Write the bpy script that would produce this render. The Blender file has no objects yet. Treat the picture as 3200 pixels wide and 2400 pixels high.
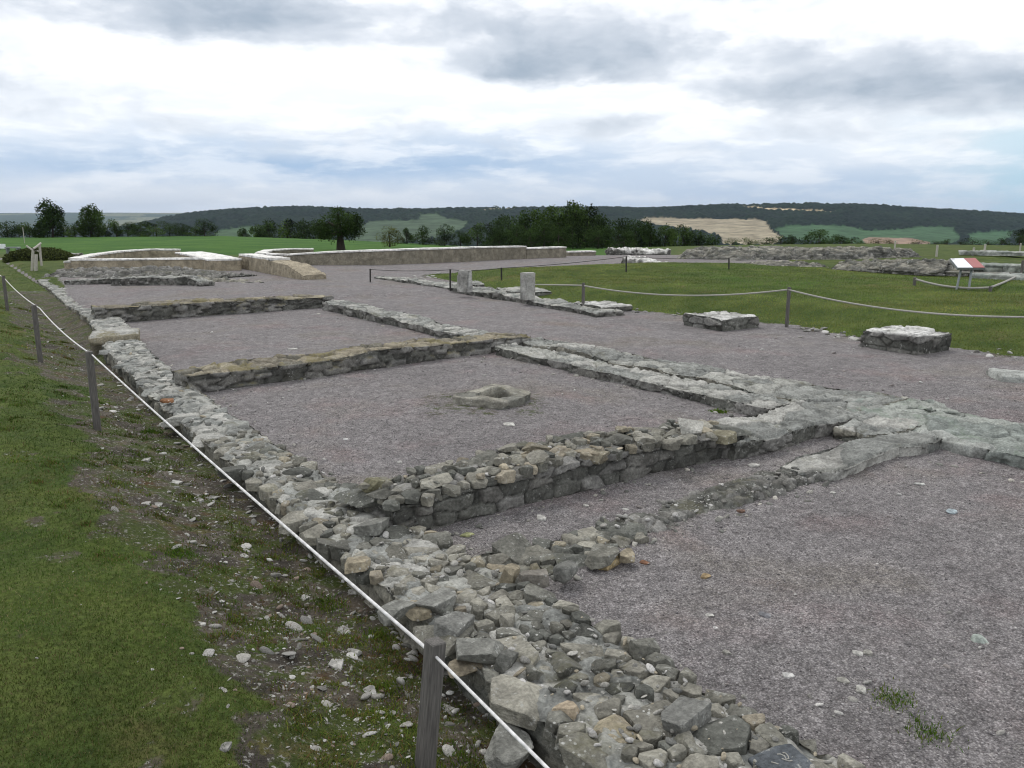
import bpy, math, random
import numpy as np
from math import sin, cos, radians, pi

SEED = 7
rng = np.random.default_rng(SEED)
C = bpy.context.scene.collection
sc = bpy.context.scene

# ------------------------------------------------------------------ camera frame
F, HOR, CZ = 2500.0, 680.0, 2.2          # focal length in photo pixels, horizon row, eye height (m)
PIT = math.atan((1200 - HOR) / F)
cp, sp = cos(PIT), sin(PIT)
YAW = radians(35.2)                       # the ruin's walls run along x and y; the camera looks 35 deg off y
cA, sA = cos(YAW), sin(YAW)

def rf(r, f):                             # right / forward metres -> world x, y
    return cA * r + sA * f, -sA * r + cA * f

def at(u, v, z=0.0):                      # where the sight line through a photo pixel meets height z
    dx = (u - 1600) / F; dy = (1200 - v) / F
    t = (z - CZ) / (-sp + dy * cp)
    x, y = rf(dx * t, (cp + dy * sp) * t)
    return np.array((x, y, z))

def atd(u, v, f):                         # ... and where it meets forward distance f
    dx = (u - 1600) / F; dy = (1200 - v) / F
    t = f / (cp + dy * sp)
    x, y = rf(dx * t, f)
    return np.array((x, y, CZ + (-sp + dy * cp) * t))

# ------------------------------------------------------------------ numpy noise
def _h(ix, iy, iz, s):
    n = (ix.astype(np.int64) * 374761393 + iy.astype(np.int64) * 668265263 + iz.astype(np.int64) * 2147483647 + s * 974634533) & 0xFFFFFFFF
    n = ((n ^ (n >> 13)) * 1274126177) & 0xFFFFFFFF
    n = ((n ^ (n >> 16)) * 2246822519) & 0xFFFFFFFF
    return ((n ^ (n >> 15)) & 0xFFFFFF) / float(0xFFFFFF)

def vnoise(p, s=0):
    i = np.floor(p); f = p - i; f = f * f * f * (f * (f * 6 - 15) + 10)
    x, y, z = i[:, 0], i[:, 1], i[:, 2]
    r = 0
    for a in (0, 1):
        wx = f[:, 0] if a else 1 - f[:, 0]
        for b in (0, 1):
            wy = f[:, 1] if b else 1 - f[:, 1]
            for c in (0, 1):
                wz = f[:, 2] if c else 1 - f[:, 2]
                r = r + wx * wy * wz * _h(x + a, y + b, z + c, s)
    return r * 2 - 1

def fbm(p, scale=1.0, o=4, s=0, gain=.5):
    p = np.asarray(p, float) * scale; r = 0; a = 1; t = 0
    for k in range(o):
        r = r + a * vnoise(p, s + k * 17); t += a; a *= gain; p = p * 2.03 + 11.3
    return r / t

def fbm2(x, y, scale=1.0, o=4, s=0):
    return fbm(np.stack([x, y, np.zeros_like(x)], 1), scale, o, s)

def worley(p, s=0, jit=(.9, .9, .9)):
    i = np.floor(p)
    F1 = np.full(len(p), 9.); F2 = np.full(len(p), 9.); I = np.zeros(len(p))
    for a in (-1, 0, 1):
        for b in (-1, 0, 1):
            for c in (-1, 0, 1):
                q = i + (a, b, c)
                jx = _h(q[:, 0], q[:, 1], q[:, 2], s + 1); jy = _h(q[:, 0], q[:, 1], q[:, 2], s + 2); jz = _h(q[:, 0], q[:, 1], q[:, 2], s + 3)
                d = np.sqrt((q[:, 0] + .5 + (jx - .5) * jit[0] - p[:, 0]) ** 2 + (q[:, 1] + .5 + (jy - .5) * jit[1] - p[:, 1]) ** 2
                            + (q[:, 2] + .5 + (jz - .5) * jit[2] - p[:, 2]) ** 2)
                m = d < F1
                F2 = np.where(m, F1, np.minimum(F2, d)); F1 = np.where(m, d, F1); I = np.where(m, jx * .61 + jy * .39, I)
    return F1, F2, (I * 97.13) % 1

def sst(a, b, x):
    t = np.clip((x - a) / (b - a), 0, 1); return t * t * (3 - 2 * t)

# ------------------------------------------------------------------ mesh building
class MB:
    def __init__(s): s.V = []; s.F = []; s.T = []; s.n = 0
    def add(s, v, f, t):
        v = np.asarray(v, float); f = np.asarray(f, int)
        t = np.asarray(t, float)
        if t.ndim == 1: t = np.tile(t[:3], (len(v), 1))
        s.V.append(v); s.F.append(f + s.n); s.T.append(t[:, :3]); s.n += len(v); return s
    def build(s, name, mat, parent=None, smooth=True, attr='tint'):
        V = np.concatenate(s.V); T = np.concatenate(s.T)
        me = bpy.data.meshes.new(name)
        me.vertices.add(len(V)); me.vertices.foreach_set('co', V.ravel().astype(np.float32))
        loops = np.concatenate([f.ravel() for f in s.F]); tot = np.concatenate([np.full(len(f), f.shape[1]) for f in s.F])
        me.loops.add(len(loops)); me.loops.foreach_set('vertex_index', loops.astype(np.int32))
        me.polygons.add(len(tot)); me.polygons.foreach_set('loop_start', (np.cumsum(tot) - tot).astype(np.int32))
        me.polygons.foreach_set('loop_total', tot.astype(np.int32))
        me.update(calc_edges=True)
        me.polygons.foreach_set('use_smooth', np.full(len(tot), smooth))
        a = me.color_attributes.new(attr, 'FLOAT_COLOR', 'POINT')
        a.data.foreach_set('color', np.concatenate([T, np.ones((len(T), 1))], 1).ravel().astype(np.float32))
        me.materials.append(mat)
        o = bpy.data.objects.new(name, me); C.objects.link(o)
        if parent: o.parent = parent
        return o

def tag(o, label, cat, group=None):
    o['label'] = label; o['category'] = cat; o['kind'] = 'thing'
    if group: o['group'] = group
    return o

def empty(name, label, cat, group=None, loc=(0, 0, 0)):
    o = bpy.data.objects.new(name, None); C.objects.link(o); o.location = loc; o.empty_display_size = .1
    return tag(o, label, cat, group)

def kind(o, k): o['kind'] = k; return o

_ico = {}
def ico(n):
    if n in _ico: return _ico[n]
    t = (1 + 5 ** .5) / 2
    v = np.array([(-1, t, 0), (1, t, 0), (-1, -t, 0), (1, -t, 0), (0, -1, t), (0, 1, t), (0, -1, -t), (0, 1, -t), (t, 0, -1), (t, 0, 1), (-t, 0, -1), (-t, 0, 1)], float)
    v /= np.linalg.norm(v, axis=1)[:, None]
    f = [(0, 11, 5), (0, 5, 1), (0, 1, 7), (0, 7, 10), (0, 10, 11), (1, 5, 9), (5, 11, 4), (11, 10, 2), (10, 7, 6), (7, 1, 8), (3, 9, 4), (3, 4, 2), (3, 2, 6), (3, 6, 8), (3, 8, 9), (4, 9, 5), (2, 4, 11), (6, 2, 10), (8, 6, 7), (9, 8, 1)]
    for _ in range(n):
        cache = {}; v = list(v); g = []
        def mid(a, b):
            k = (min(a, b), max(a, b))
            if k not in cache:
                m = (v[a] + v[b]) / 2; v.append(m / np.linalg.norm(m)); cache[k] = len(v) - 1
            return cache[k]
        for a, b, c in f:
            ab, bc, ca = mid(a, b), mid(b, c), mid(c, a)
            g += [(a, ab, ca), (b, bc, ab), (c, ca, bc), (ab, bc, ca)]
        f = g; v = np.array(v)
    _ico[n] = (np.array(v), np.array(f)); return _ico[n]

def rotz(a): return np.array([[cos(a), -sin(a), 0], [sin(a), cos(a), 0], [0, 0, 1]])
def rotx(a): return np.array([[1, 0, 0], [0, cos(a), -sin(a)], [0, sin(a), cos(a)]])
def roty(a): return np.array([[cos(a), 0, sin(a)], [0, 1, 0], [-sin(a), 0, cos(a)]])

def hull(d, N, h, p):                      # rounded convex polyhedron: radius along unit directions d
    q = np.maximum(d @ N.T, 1e-6) / h
    m = q.max(1)
    return 1 / (m * (np.sum((q / m[:, None]) ** p, 1)) ** (1 / p))

def stone(mb, c, dims, rz=0, tilt=(0, 0), sub=2, tint=(.2, .2, .17), p=16, rough=.05, npl=8, g=None, blocky=.5):
    g = g or rng
    d, f = ico(sub)
    N = [(1, 0, 0), (-1, 0, 0), (0, 1, 0), (0, -1, 0), (0, 0, 1), (0, 0, -1)]; h = [1, 1, 1, 1, .9, .9]
    N = [np.array(n) + g.normal(0, .16, 3) for n in N]
    for _ in range(npl):
        n = g.normal(0, 1, 3); n[2] *= .55; n /= np.linalg.norm(n); N.append(n); h.append(g.uniform(.8, 1.1 + blocky * .3))
    N = np.array(N); N /= np.linalg.norm(N, axis=1)[:, None]
    r = hull(d, N, np.array(h), p)
    v = d * r[:, None]
    if rough:
        off = g.uniform(0, 99, 3)
        v = v * (1 + rough * fbm(v * 1.7 + off, 1.4, 3 if sub > 2 else 2, 3))[:, None]
    v = v * np.asarray(dims)
    v = v @ (rotz(rz) @ rotx(tilt[0]) @ roty(tilt[1])).T + np.asarray(c)
    mb.add(v, f, tint)

# ------------------------------------------------------------------ node helpers
class NT:
    def __init__(s, mat):
        s.t = mat.node_tree; s.n = s.t.nodes; s.l = s.t.links; s.n.clear()
    def new(s, typ, **kw):
        n = s.n.new(typ)
        for k, v in kw.items(): setattr(n, k, v)
        return n
    def put(s, sock, v):
        if v is None: return
        if hasattr(v, 'is_output') or isinstance(v, bpy.types.NodeSocket): s.l.new(v, sock)
        else:
            if isinstance(v, (tuple, list)) and len(v) == 3 and sock.type == 'RGBA': v = (*v, 1)
            sock.default_value = v
    def math(s, op, a, b=None, c=None, clamp=False):
        n = s.new('ShaderNodeMath', operation=op, use_clamp=clamp)
        for i, x in enumerate((a, b, c)):
            s.put(n.inputs[i], x)
        return n.outputs[0]
    def mix(s, f, a, b, mode='MIX'):
        n = s.new('ShaderNodeMix', data_type='RGBA', blend_type=mode)
        s.put(n.inputs[0], f); s.put(n.inputs[6], a); s.put(n.inputs[7], b); return n.outputs[2]
    def noise(s, vec, scale, detail=4, rough=.55, dist=0, dim='3D'):
        n = s.new('ShaderNodeTexNoise', noise_dimensions=dim)
        s.put(n.inputs['Vector'], vec); s.put(n.inputs['Scale'], scale); s.put(n.inputs['Detail'], detail); s.put(n.inputs['Roughness'], rough); s.put(n.inputs['Distortion'], dist)
        return n.outputs[0]
    def vor(s, vec, scale, feature='F1', out=0, rnd=1):
        n = s.new('ShaderNodeTexVoronoi', feature=feature)
        s.put(n.inputs['Vector'], vec); s.put(n.inputs['Scale'], scale); s.put(n.inputs['Randomness'], rnd); return n.outputs[out]
    def ramp(s, f, a, b, lo=0., hi=1.):
        n = s.new('ShaderNodeMapRange', interpolation_type='SMOOTHSTEP')
        s.put(n.inputs[0], f); s.put(n.inputs[1], a); s.put(n.inputs[2], b); s.put(n.inputs[3], lo); s.put(n.inputs[4], hi); return n.outputs[0]
    def attr(s, name):
        return s.new('ShaderNodeAttribute', attribute_name=name).outputs[0]
    def sep(s, v):
        n = s.new('ShaderNodeSeparateXYZ'); s.put(n.inputs[0], v); return n.outputs
    def obj(s): return s.new('ShaderNodeTexCoord').outputs['Object']
    def scale(s, col, f):
        n = s.new('ShaderNodeVectorMath', operation='SCALE'); s.put(n.inputs[0], col); s.put(n.inputs['Scale'], f); return n.outputs[0]
    def vmath(s, op, a, b):
        n = s.new('ShaderNodeVectorMath', operation=op); s.put(n.inputs[0], a); s.put(n.inputs[1], b); return n.outputs[0]
    def bump(s, h, strength=.5, dist=.01, normal=None):
        n = s.new('ShaderNodeBump'); s.put(n.inputs['Height'], h); s.put(n.inputs['Strength'], strength); s.put(n.inputs['Distance'], dist)
        if normal is not None: s.put(n.inputs['Normal'], normal)
        return n.outputs[0]
    def out(s, col, rough=.85, normal=None, spec=.25, alpha=None):
        b = s.new('ShaderNodeBsdfPrincipled'); s.put(b.inputs['Base Color'], col); s.put(b.inputs['Roughness'], rough); s.put(b.inputs['Specular IOR Level'], spec)
        if normal is not None: s.put(b.inputs['Normal'], normal)
        o = s.new('ShaderNodeOutputMaterial'); s.l.new(b.outputs[0], o.inputs[0]); return b

def newmat(name):
    m = bpy.data.materials.new(name); m.use_nodes = True; return m, NT(m)

def stone_mat(name, moss=0.0, mosscol=(.115, .105, .03), lichen=.5, dark=.5, bump=.6, fine=1.0):
    m, n = newmat(name)
    P = n.obj()
    col = n.attr('tint')
    a = n.noise(P, 7 * fine, 8, .62); b = n.noise(P, 48 * fine, 5, .6); c = n.noise(P, 2.3, 5, .6, .5)
    col = n.scale(col, n.ramp(a, .25, .75, .68, 1.34))
    col = n.scale(col, n.ramp(b, .25, .75, .7, 1.3))
    dk = n.math('MULTIPLY', n.ramp(c, .52, .66), dark)
    col = n.mix(dk, col, n.scale(col, .42))
    l1 = n.math('MULTIPLY', n.ramp(n.noise(P, 19 * fine, 6, .7, .3), .58, .67), lichen)
    col = n.mix(l1, col, (.40, .40, .37))
    sp_ = n.math('LESS_THAN', n.vor(P, 30 * fine), .2)
    sp_ = n.math('MULTIPLY', n.math('MULTIPLY', sp_, n.ramp(n.noise(P, 3.1, 3), .55, .62)), lichen)
    col = n.mix(sp_, col, (.55, .55, .52))
    if moss:
        nz = n.sep(n.new('ShaderNodeNewGeometry').outputs['Normal'])[2]
        mm = n.math('MULTIPLY', n.ramp(n.noise(P, 2.6, 7, .65, .4), .62 - .2 * moss, .72 - .2 * moss), n.ramp(nz, .1, .8, .08, 1.))
        mm = n.math('MULTIPLY', mm, n.ramp(n.noise(P, 30, 4), .3, .6, .35, 1.))
        col = n.mix(n.math('MULTIPLY', mm, min(1, moss * 1.2)), col, mosscol)
    hgt = n.math('ADD', n.math('MULTIPLY', a, .8), n.math('MULTIPLY', n.noise(P, 95 * fine, 6, .65), .55))
    n.out(col, .92, n.bump(hgt, min(1, bump * 1.4), .025), .18)
    return m

M = {}
M['stone'] = stone_mat('weathered_limestone', .25)
M['rubble'] = stone_mat('rubble_limestone', .34, (.105, .098, .042), lichen=.75, dark=.5)
M['mossy'] = stone_mat('mossy_limestone', .62, (.19, .165, .075), lichen=.45, dark=.6)
M['green'] = stone_mat('green_cast_limestone', .5, (.19, .235, .18), .4, .35)  # greenish colour cast toward the right edge, put into the stone colour
M['far'] = stone_mat('far_rubble_stone', .3, (.10, .10, .035), .8, .6, .9, .45)
M['render'] = stone_mat('lime_rendered_wall', .18, (.15, .13, .06), .2, .25, .5, .6)
M['cap'] = stone_mat('white_mortar_coping', .0, lichen=.0, dark=.12, bump=.4)

def plain(name, col, rough=.7, var=.25, sc_=14, grain=None, metal=0):
    m, n = newmat(name); P = n.obj()
    v = P
    if grain: v = n.vmath('MULTIPLY', P, grain)
    c = n.scale(n.attr('tint') if col is None else n.mix(0., col, col), n.ramp(n.noise(v, sc_, 6, .6), .25, .75, 1 - var, 1 + var))
    b = n.out(c, rough, n.bump(n.noise(v, sc_ * 4, 4), .25, .004)); b.inputs['Metallic'].default_value = metal
    return m
M['wood'] = plain('weathered_grey_timber', (.115, .108, .10), .8, .38, 9, (14, 14, .9))
M['woodpale'] = plain('pale_timber', (.42, .40, .35), .8, .25, 9, (8, 8, .8))
M['rope'] = plain('white_rope_fibre', (.62, .61, .60), .8, .3, 22)
M['ropegrey'] = plain('greying_rope_fibre', (.34, .33, .30), .85, .2, 40)
M['iron'] = plain('rusted_iron', (.035, .033, .032), .7, .3, 20)
M['metal'] = plain('galvanised_steel', (.20, .22, .22), .5, .15, 12, metal=.3)
M['panelw'] = plain('white_panel_print', (.82, .83, .86), .35, .03, 5)
M['panelr'] = plain('red_panel_print', (.36, .12, .11), .35, .06, 5)
M['ink'] = plain('dark_ink', (.06, .06, .07), .5, .1, 5)
M['bark'] = plain('bark', (.035, .028, .022), .9, .35, 6, (3, 3, .6))

def leaf_mat(name, tr=.25):
    m, n = newmat(name); P = n.obj()
    c = n.scale(n.attr('tint'), n.ramp(n.noise(P, 1.1, 4), .3, .7, .75, 1.3))
    b = n.out(c, .75, None, .04)
    o = [x for x in n.n if x.type == 'OUTPUT_MATERIAL'][0]
    t = n.new('ShaderNodeBsdfTranslucent'); n.put(t.inputs[0], n.scale(c, .9))
    mx = n.new('ShaderNodeMixShader'); mx.inputs[0].default_value = tr
    n.l.new(b.outputs[0], mx.inputs[1]); n.l.new(t.outputs[0], mx.inputs[2]); n.l.new(mx.outputs[0], o.inputs[0])
    return m
M['leaf'] = leaf_mat('tree_leaves', .2)
M['grassblade'] = leaf_mat('grass_blades', .3)

def pebble_mat():
    m, n = newmat('gravel_stones'); P = n.obj()
    c = n.scale(n.attr('tint'), n.ramp(n.noise(P, 120, 3), .3, .7, .75, 1.25))
    n.out(c, .85, None, .2); return m
M['pebble'] = pebble_mat()

def ground_mat():
    m, n = newmat('site_ground'); P = n.obj()
    k = n.sep(n.attr('mask'))               # x grass, y earth, z meadow green
    # --- gravel: crushed purplish stone
    big = n.noise(P, .55, 5, .6, .4); mid = n.noise(P, 5, 6, .65)
    v1 = n.new('ShaderNodeTexVoronoi'); n.put(v1.inputs['Vector'], P); v1.inputs['Scale'].default_value = 92
    v2 = n.new('ShaderNodeTexVoronoi'); n.put(v2.inputs['Vector'], P); v2.inputs['Scale'].default_value = 23
    r1 = n.sep(v1.outputs['Color'])
    g = n.mix(n.ramp(r1[0], .1, .9), (.19, .176, .176), (.325, .306, .304))
    g = n.mix(n.math('MULTIPLY', n.ramp(r1[1], .9, .97), .6), g, (.36, .34, .32))
    g = n.scale(g, n.ramp(v1.outputs['Distance'], .0, .72, 1.15, .6))
    g = n.scale(g, n.ramp(n.sep(v2.outputs['Color'])[0], 0., 1., .84, 1.16))
    g = n.mix(n.ramp(big, .5, .68), g, n.vmath('MULTIPLY', g, (.84, .82, .76)))
    g = n.scale(g, n.ramp(n.noise(P, 38, 4, .7), .3, .7, .8, 1.2))
    g = n.mix(n.ramp(n.noise(P, .9, 5, .6, .3), .5, .7), g, n.vmath('MULTIPLY', g, (1.05, .955, .95)))
    g = n.scale(g, n.ramp(mid, .25, .75, .82, 1.18))
    g = n.scale(g, n.ramp(big, .3, .7, .88, 1.1))
    # --- earth
    e = n.mix(n.ramp(n.noise(P, 3.2, 7, .65, .4), .35, .65), (.047, .041, .034), (.105, .09, .07))
    e = n.mix(n.ramp(n.noise(P, 2.1, 6, .7, .3), .54, .64), e, (.075, .046, .023))
    e = n.mix(n.ramp(n.noise(P, 2.7, 7, .7, .4), .46, .56), e, (.05, .064, .018))
    e = n.mix(n.ramp(n.noise(P, 5.5, 6, .7, .6), .56, .64), e, (.085, .078, .03))
    e = n.mix(n.ramp(n.noise(P, 34, 4, .7), .56, .66), e, (.27, .26, .24))
    e = n.scale(e, n.ramp(n.noise(P, 45, 5, .75), .25, .75, .6, 1.4))
    # --- mown turf
    t = n.mix(n.ramp(n.noise(P, 1.3, 7, .65, .3), .3, .7), (.036, .062, .013), (.088, .112, .028))
    t = n.mix(n.ramp(n.noise(P, .45, 6, .7), .54, .7), t, (.12, .105, .042))
    t = n.scale(t, n.ramp(n.noise(P, 28, 6, .75), .25, .75, .5, 1.5))
    f = n.mix(n.ramp(n.noise(P, .12, 6, .65), .3, .7), (.026, .082, .009), (.058, .13, .016))
    f = n.scale(f, n.ramp(n.noise(n.vmath('MULTIPLY', P, (1, 1, 1)), 2.5, 6, .75), .25, .75, .7, 1.3))
    t = n.mix(k[2], t, f)
    edge = n.math('MULTIPLY', n.math('SUBTRACT', n.noise(P, 8, 7, .72), .5), 1.3)
    ge = n.ramp(n.math('ADD', k[1], edge), .38, .62)
    gt = n.ramp(n.math('ADD', k[0], edge), .38, .62)
    col = n.mix(gt, n.mix(ge, g, e), t)
    h = n.math('ADD', n.math('MULTIPLY', n.math('SUBTRACT', 1., v1.outputs['Distance']), .5), n.math('MULTIPLY', n.noise(P, 60, 6, .75), 1.2))
    n.out(col, .93, n.bump(h, .8, .012), .12)
    return m
M['ground'] = ground_mat()

# ------------------------------------------------------------------ terrain
GRAVEL_EDGE = [(13.9, 24.6), (12.55, 16.4), (13.0, 13.4), (13.5, 11.7), (13.8, 9.8), (13.3, 8.0), (13.6, 6.5), (13.4, 5.0), (14.0, 0), (14.5, -14)]
GRAVEL = [(2.2, -12), (2.3, 12), (2.6, 24), (3.2, 31), (3.6, 36), (5, 41), (9, 41.5), (12, 38.5), (32, 37.5), (38, 33), (36, 26), (31, 22.5), (26.3, 24.2), (24, 25.2), (19, 25.6), (14.4, 25.8)] + GRAVEL_EDGE
LAWN = [(14.4, 25.7), (19, 25.4), (24.2, 25.0), (26.6, 22.5), (29.0, 19.5), (28.0, 15.8), (27.6, 13.2), (29, 9), (34, -14), (14.5, -14)] + GRAVEL_EDGE[::-1][1:]

def sdf(x, y, poly):                       # + inside
    P = np.array(poly, float); Q = np.roll(P, -1, 0)
    d2 = np.full(len(x), 1e18); ins = np.zeros(len(x), bool)
    for (ax, ay), (bx, by) in zip(P, Q):
        ex, ey = bx - ax, by - ay
        t = np.clip(((x - ax) * ex + (y - ay) * ey) / (ex * ex + ey * ey + 1e-12), 0, 1)
        d2 = np.minimum(d2, (x - ax - ex * t) ** 2 + (y - ay - ey * t) ** 2)
        c = ((ay > y) != (by > y))
        with np.errstate(divide='ignore', invalid='ignore'):
            ins ^= c & (x < ex * (y - ay) / (ey if ey else 1e-12) + ax)
    return np.where(ins, 1, -1) * np.sqrt(d2)

U_ = [-1500, 0, 700, 1100, 1500, 1900, 2300, 2700, 3200, 4700]
VE = [742, 740, 735, 748, 768, 771, 762, 758, 764, 766]
DE = [130, 130, 130, 130, 130, 110, 84, 84, 84, 84]

HOLE = at(1545, 1252, 0.)
def Hgt(x, y):
    x = np.atleast_1d(np.asarray(x, float)); y = np.atleast_1d(np.asarray(y, float))
    f = x * sA + y * cA; r = x * cA - y * sA
    z = .08 * sst(7.6, 8.5, x)
    z = np.maximum(z, .17 * sst(19.3, 20.4, y) * sst(2.2, 3.0, x))
    zl = np.interp(x, [-40, -3, .2, .7, 1.15, 1.55, 1.8, 2.0, 2.4], [.75, .40, .27, .21, .05, -.08, -.13, -.13, 0])
    zl2 = np.interp(x, [-40, -3, 1.5, 2.4, 3.2], [.6, .35, .16, .12, .12])
    w = sst(20, 28, y)
    z = np.where(x < 2.4, zl * (1 - w) + zl2 * w, z)
    z = z - .4 * sst(.27, .2, np.hypot(x - HOLE[0], y - HOLE[1]))
    dl = sdf(x, y, LAWN)
    z = z + .30 * sst(-.15, 2.6, dl)
    u = 1600 + F * r / np.maximum(f, 1)
    de = np.interp(u, U_, DE); ve = np.interp(u, U_, VE)
    ze = CZ - de * (ve - HOR) / F
    t = np.clip((f - 44) / (de - 44), 0, 1)
    zf = .12 + (ze - .12) * (1 - (1 - t) ** 1.5)
    zf = zf - np.clip(f - de, 0, None) * .15
    wf = sst(40, 52, f)
    z = z * (1 - wf) + zf * wf
    z = np.maximum(z, -85)
    z = z + .018 * fbm2(x, y, .9, 3, 5) * sst(60, 20, f) + .008 * fbm2(x, y, 4.5, 3, 9) * sst(30, 10, f)
    bank = sst(-.4, .6, x) * sst(2.1, 1.4, x) * sst(26, 20, y)
    z = z + bank * (.05 * fbm2(x, y, 2.2, 4, 21) + .022 * fbm2(x, y, 9, 3, 22))
    return z

def onto(u, v, n=14):
    z = 0.
    for _ in range(n):
        p = at(u, v, z); z = .5 * z + .5 * float(Hgt(p[0], p[1])[0])
    return at(u, v, z)

def masks(x, y):
    n1 = fbm2(x, y, .8, 4, 31); n2 = fbm2(x, y, 3.5, 4, 32)
    f = x * sA + y * cA
    d = sdf(x + .18 * n2, y + .18 * n1, GRAVEL)
    grass = sst(.12, -.12, d)
    left = x < 2.6
    lw = .82 + .26 * n1 + .26 * n2 + .25 * sst(10, 4, y) * (.3 + n1) - .12 * sst(6, 2, y) + .25 * sst(12, 22, y)
    lw = lw + .3 * n1 * sst(9, 5, y)
    lg = sst(lw + .34, lw - .2, x)
    lg = lg * (1 - .6 * sst(.12, .5, fbm2(x, y, 3.1, 4, 36)) * sst(-.6, .6, x))
    lg = np.maximum(lg, sst(.2, .55, n1 * .6 + n2 * .7 + .1) * .85 * sst(2.0, 1.2, x))
    far = sst(22, 30, y + 3 * n1)
    lg = lg * (1 - far) + np.where(x < 2.5, .9, 0) * far
    grass = np.where(left & (d < .3), np.minimum(grass + far * 0, lg), grass)
    earth = np.where(left & (d < .45), sst(.3, -.1, d), 0) * (1 - .9 * far)
    earth = np.maximum(earth, .62 * sst(.7, .0, np.abs(d + .05)) * (x > 8) * (n2 > -.1))
    patch = sst(.25, .5, fbm2(x, y, .5, 4, 77)) * .45 * (d > 0)
    earth = np.maximum(earth, .5 * sst(1.3, .4, np.hypot(x - HOLE[0] + .25, y - HOLE[1] + .1) + .5 * n2))
    earth = np.maximum(earth, patch * .55)
    r = x * cA - y * sA
    u = 1600 + F * r / np.maximum(f, 1)
    field = sst(43, 47, f + 1.5 * n1) * sst(2150, 1800, u) * sst(-60, 320, u + 12 * (f - 46))
    return grass, earth, field, d

def polar(th0, th1, nth, rad, coarse=14):
    th = np.linspace(th0, th1, nth)
    th = np.concatenate([np.linspace(th0 - 1.1, th0, coarse, endpoint=False), th, np.linspace(th1, th1 + 1.1, coarse + 1)[1:]])
    T, R = np.meshgrid(th, rad)
    r, f = R * np.sin(T), R * np.cos(T)
    x, y = rf(r, f)
    n, k = T.shape
    i = np.arange((n - 1) * (k)).reshape(n - 1, k)[:, :-1]
    q = np.stack([i, i + 1, i + k + 1, i + k], -1).reshape(-1, 4)
    return x.ravel(), y.ravel(), q

def build_ground():
    rad = np.concatenate([[.05], np.exp(np.arange(math.log(.9), math.log(190), .0085))])
    x, y, q = polar(-.66, .66, 440, rad, 26)
    z = Hgt(x, y)
    g, e, fl, d = masks(x, y)
    f = x * sA + y * cA
    V = np.stack([x, y, z], 1); K = np.stack([g, e, fl], 1)
    cx, cy = x[q].mean(1), y[q].mean(1)
    cf = cx * sA + cy * cA
    dg = sdf(cx, cy, GRAVEL); dl = sdf(cx, cy, LAWN)
    cls = np.where(fl[q].mean(1) > .5, 3, np.where(dg > 0, 0, np.where((cx < 5) & (cf < 46), 1, np.where(dl > 0, 2, 4))))
    for k, nm in ((0, 'gravel_court'), (1, 'grass_bank'), (2, 'lawn'), (3, 'field'), (4, 'ground')):
        fq = q[cls == k]
        if not len(fq): continue
        idx = np.unique(fq); rm = np.full(len(V), -1); rm[idx] = np.arange(len(idx))
        mb = MB(); mb.add(V[idx], rm[fq], K[idx])
        kind(mb.build(nm, M['ground'], attr='mask'), 'structure')
build_ground()

# ------------------------------------------------------------------ distant hills
def in_poly(u, v, poly):
    return sdf(u, v, poly) > 0

def hill_mat():
    m, n = newmat('far_countryside'); P = n.obj()
    c = n.scale(n.attr('tint'), n.ramp(n.noise(P, .03, 6, .7), .3, .7, .62, 1.4))
    n.out(c, .95, None, .05); return m
M['hill'] = hill_mat()
SKY_U = [-1500, -400, 300, 450, 540, 600, 700, 850, 960, 1100, 1250, 1400, 1530, 1600, 1900, 2100, 2250, 2450, 2650, 2750, 2900, 3050, 3200, 3600, 4700]
SKY_V = [790, 780, 745, 705, 684, 672, 662, 655, 652, 658, 657, 655, 654, 655, 655, 652, 646, 643, 645, 650, 658, 668, 678, 692, 700]
FIELDS = [
    ('g', (.06, .088, .05), [(1100, 762), (1139, 705), (1162, 692), (1315, 688), (1320, 672), (1370, 669), (1401, 684), (1474, 693), (1455, 714), (1424, 729), (1300, 760)]),
    ('w', (.27, .235, .165), [(1985, 690), (2010, 682), (2350, 686), (2380, 692), (2400, 722), (2430, 742), (2420, 765), (2250, 765), (2240, 737), (2150, 717), (2050, 708)]),
    ('w', (.50, .40, .26), [(2310, 649), (2350, 650), (2590, 662), (2590, 666), (2450, 662), (2310, 653)]),
    ('w', (.45, .40, .27), [(1500, 657), (1620, 652), (1628, 655), (1515, 661)]),
    ('g', (.052, .10, .048), [(2405, 717), (2440, 706), (2540, 703), (2640, 707), (2680, 721), (2800, 716), (2850, 707), (2950, 709), (2975, 735), (2960, 765), (2700, 765), (2440, 745)]),
    ('g', (.052, .105, .05), [(3005, 730), (3060, 724), (3140, 724), (3135, 745), (3100, 766), (3000, 766)]),
    ('w', (.25, .18, .13), [(2680, 744), (2700, 739), (2830, 742), (2890, 755), (2880, 775), (2690, 775)]),
    ('g', (.05, .085, .04), [(690, 722), (790, 705), (840, 715), (840, 750), (690, 750)]),
]
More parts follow.
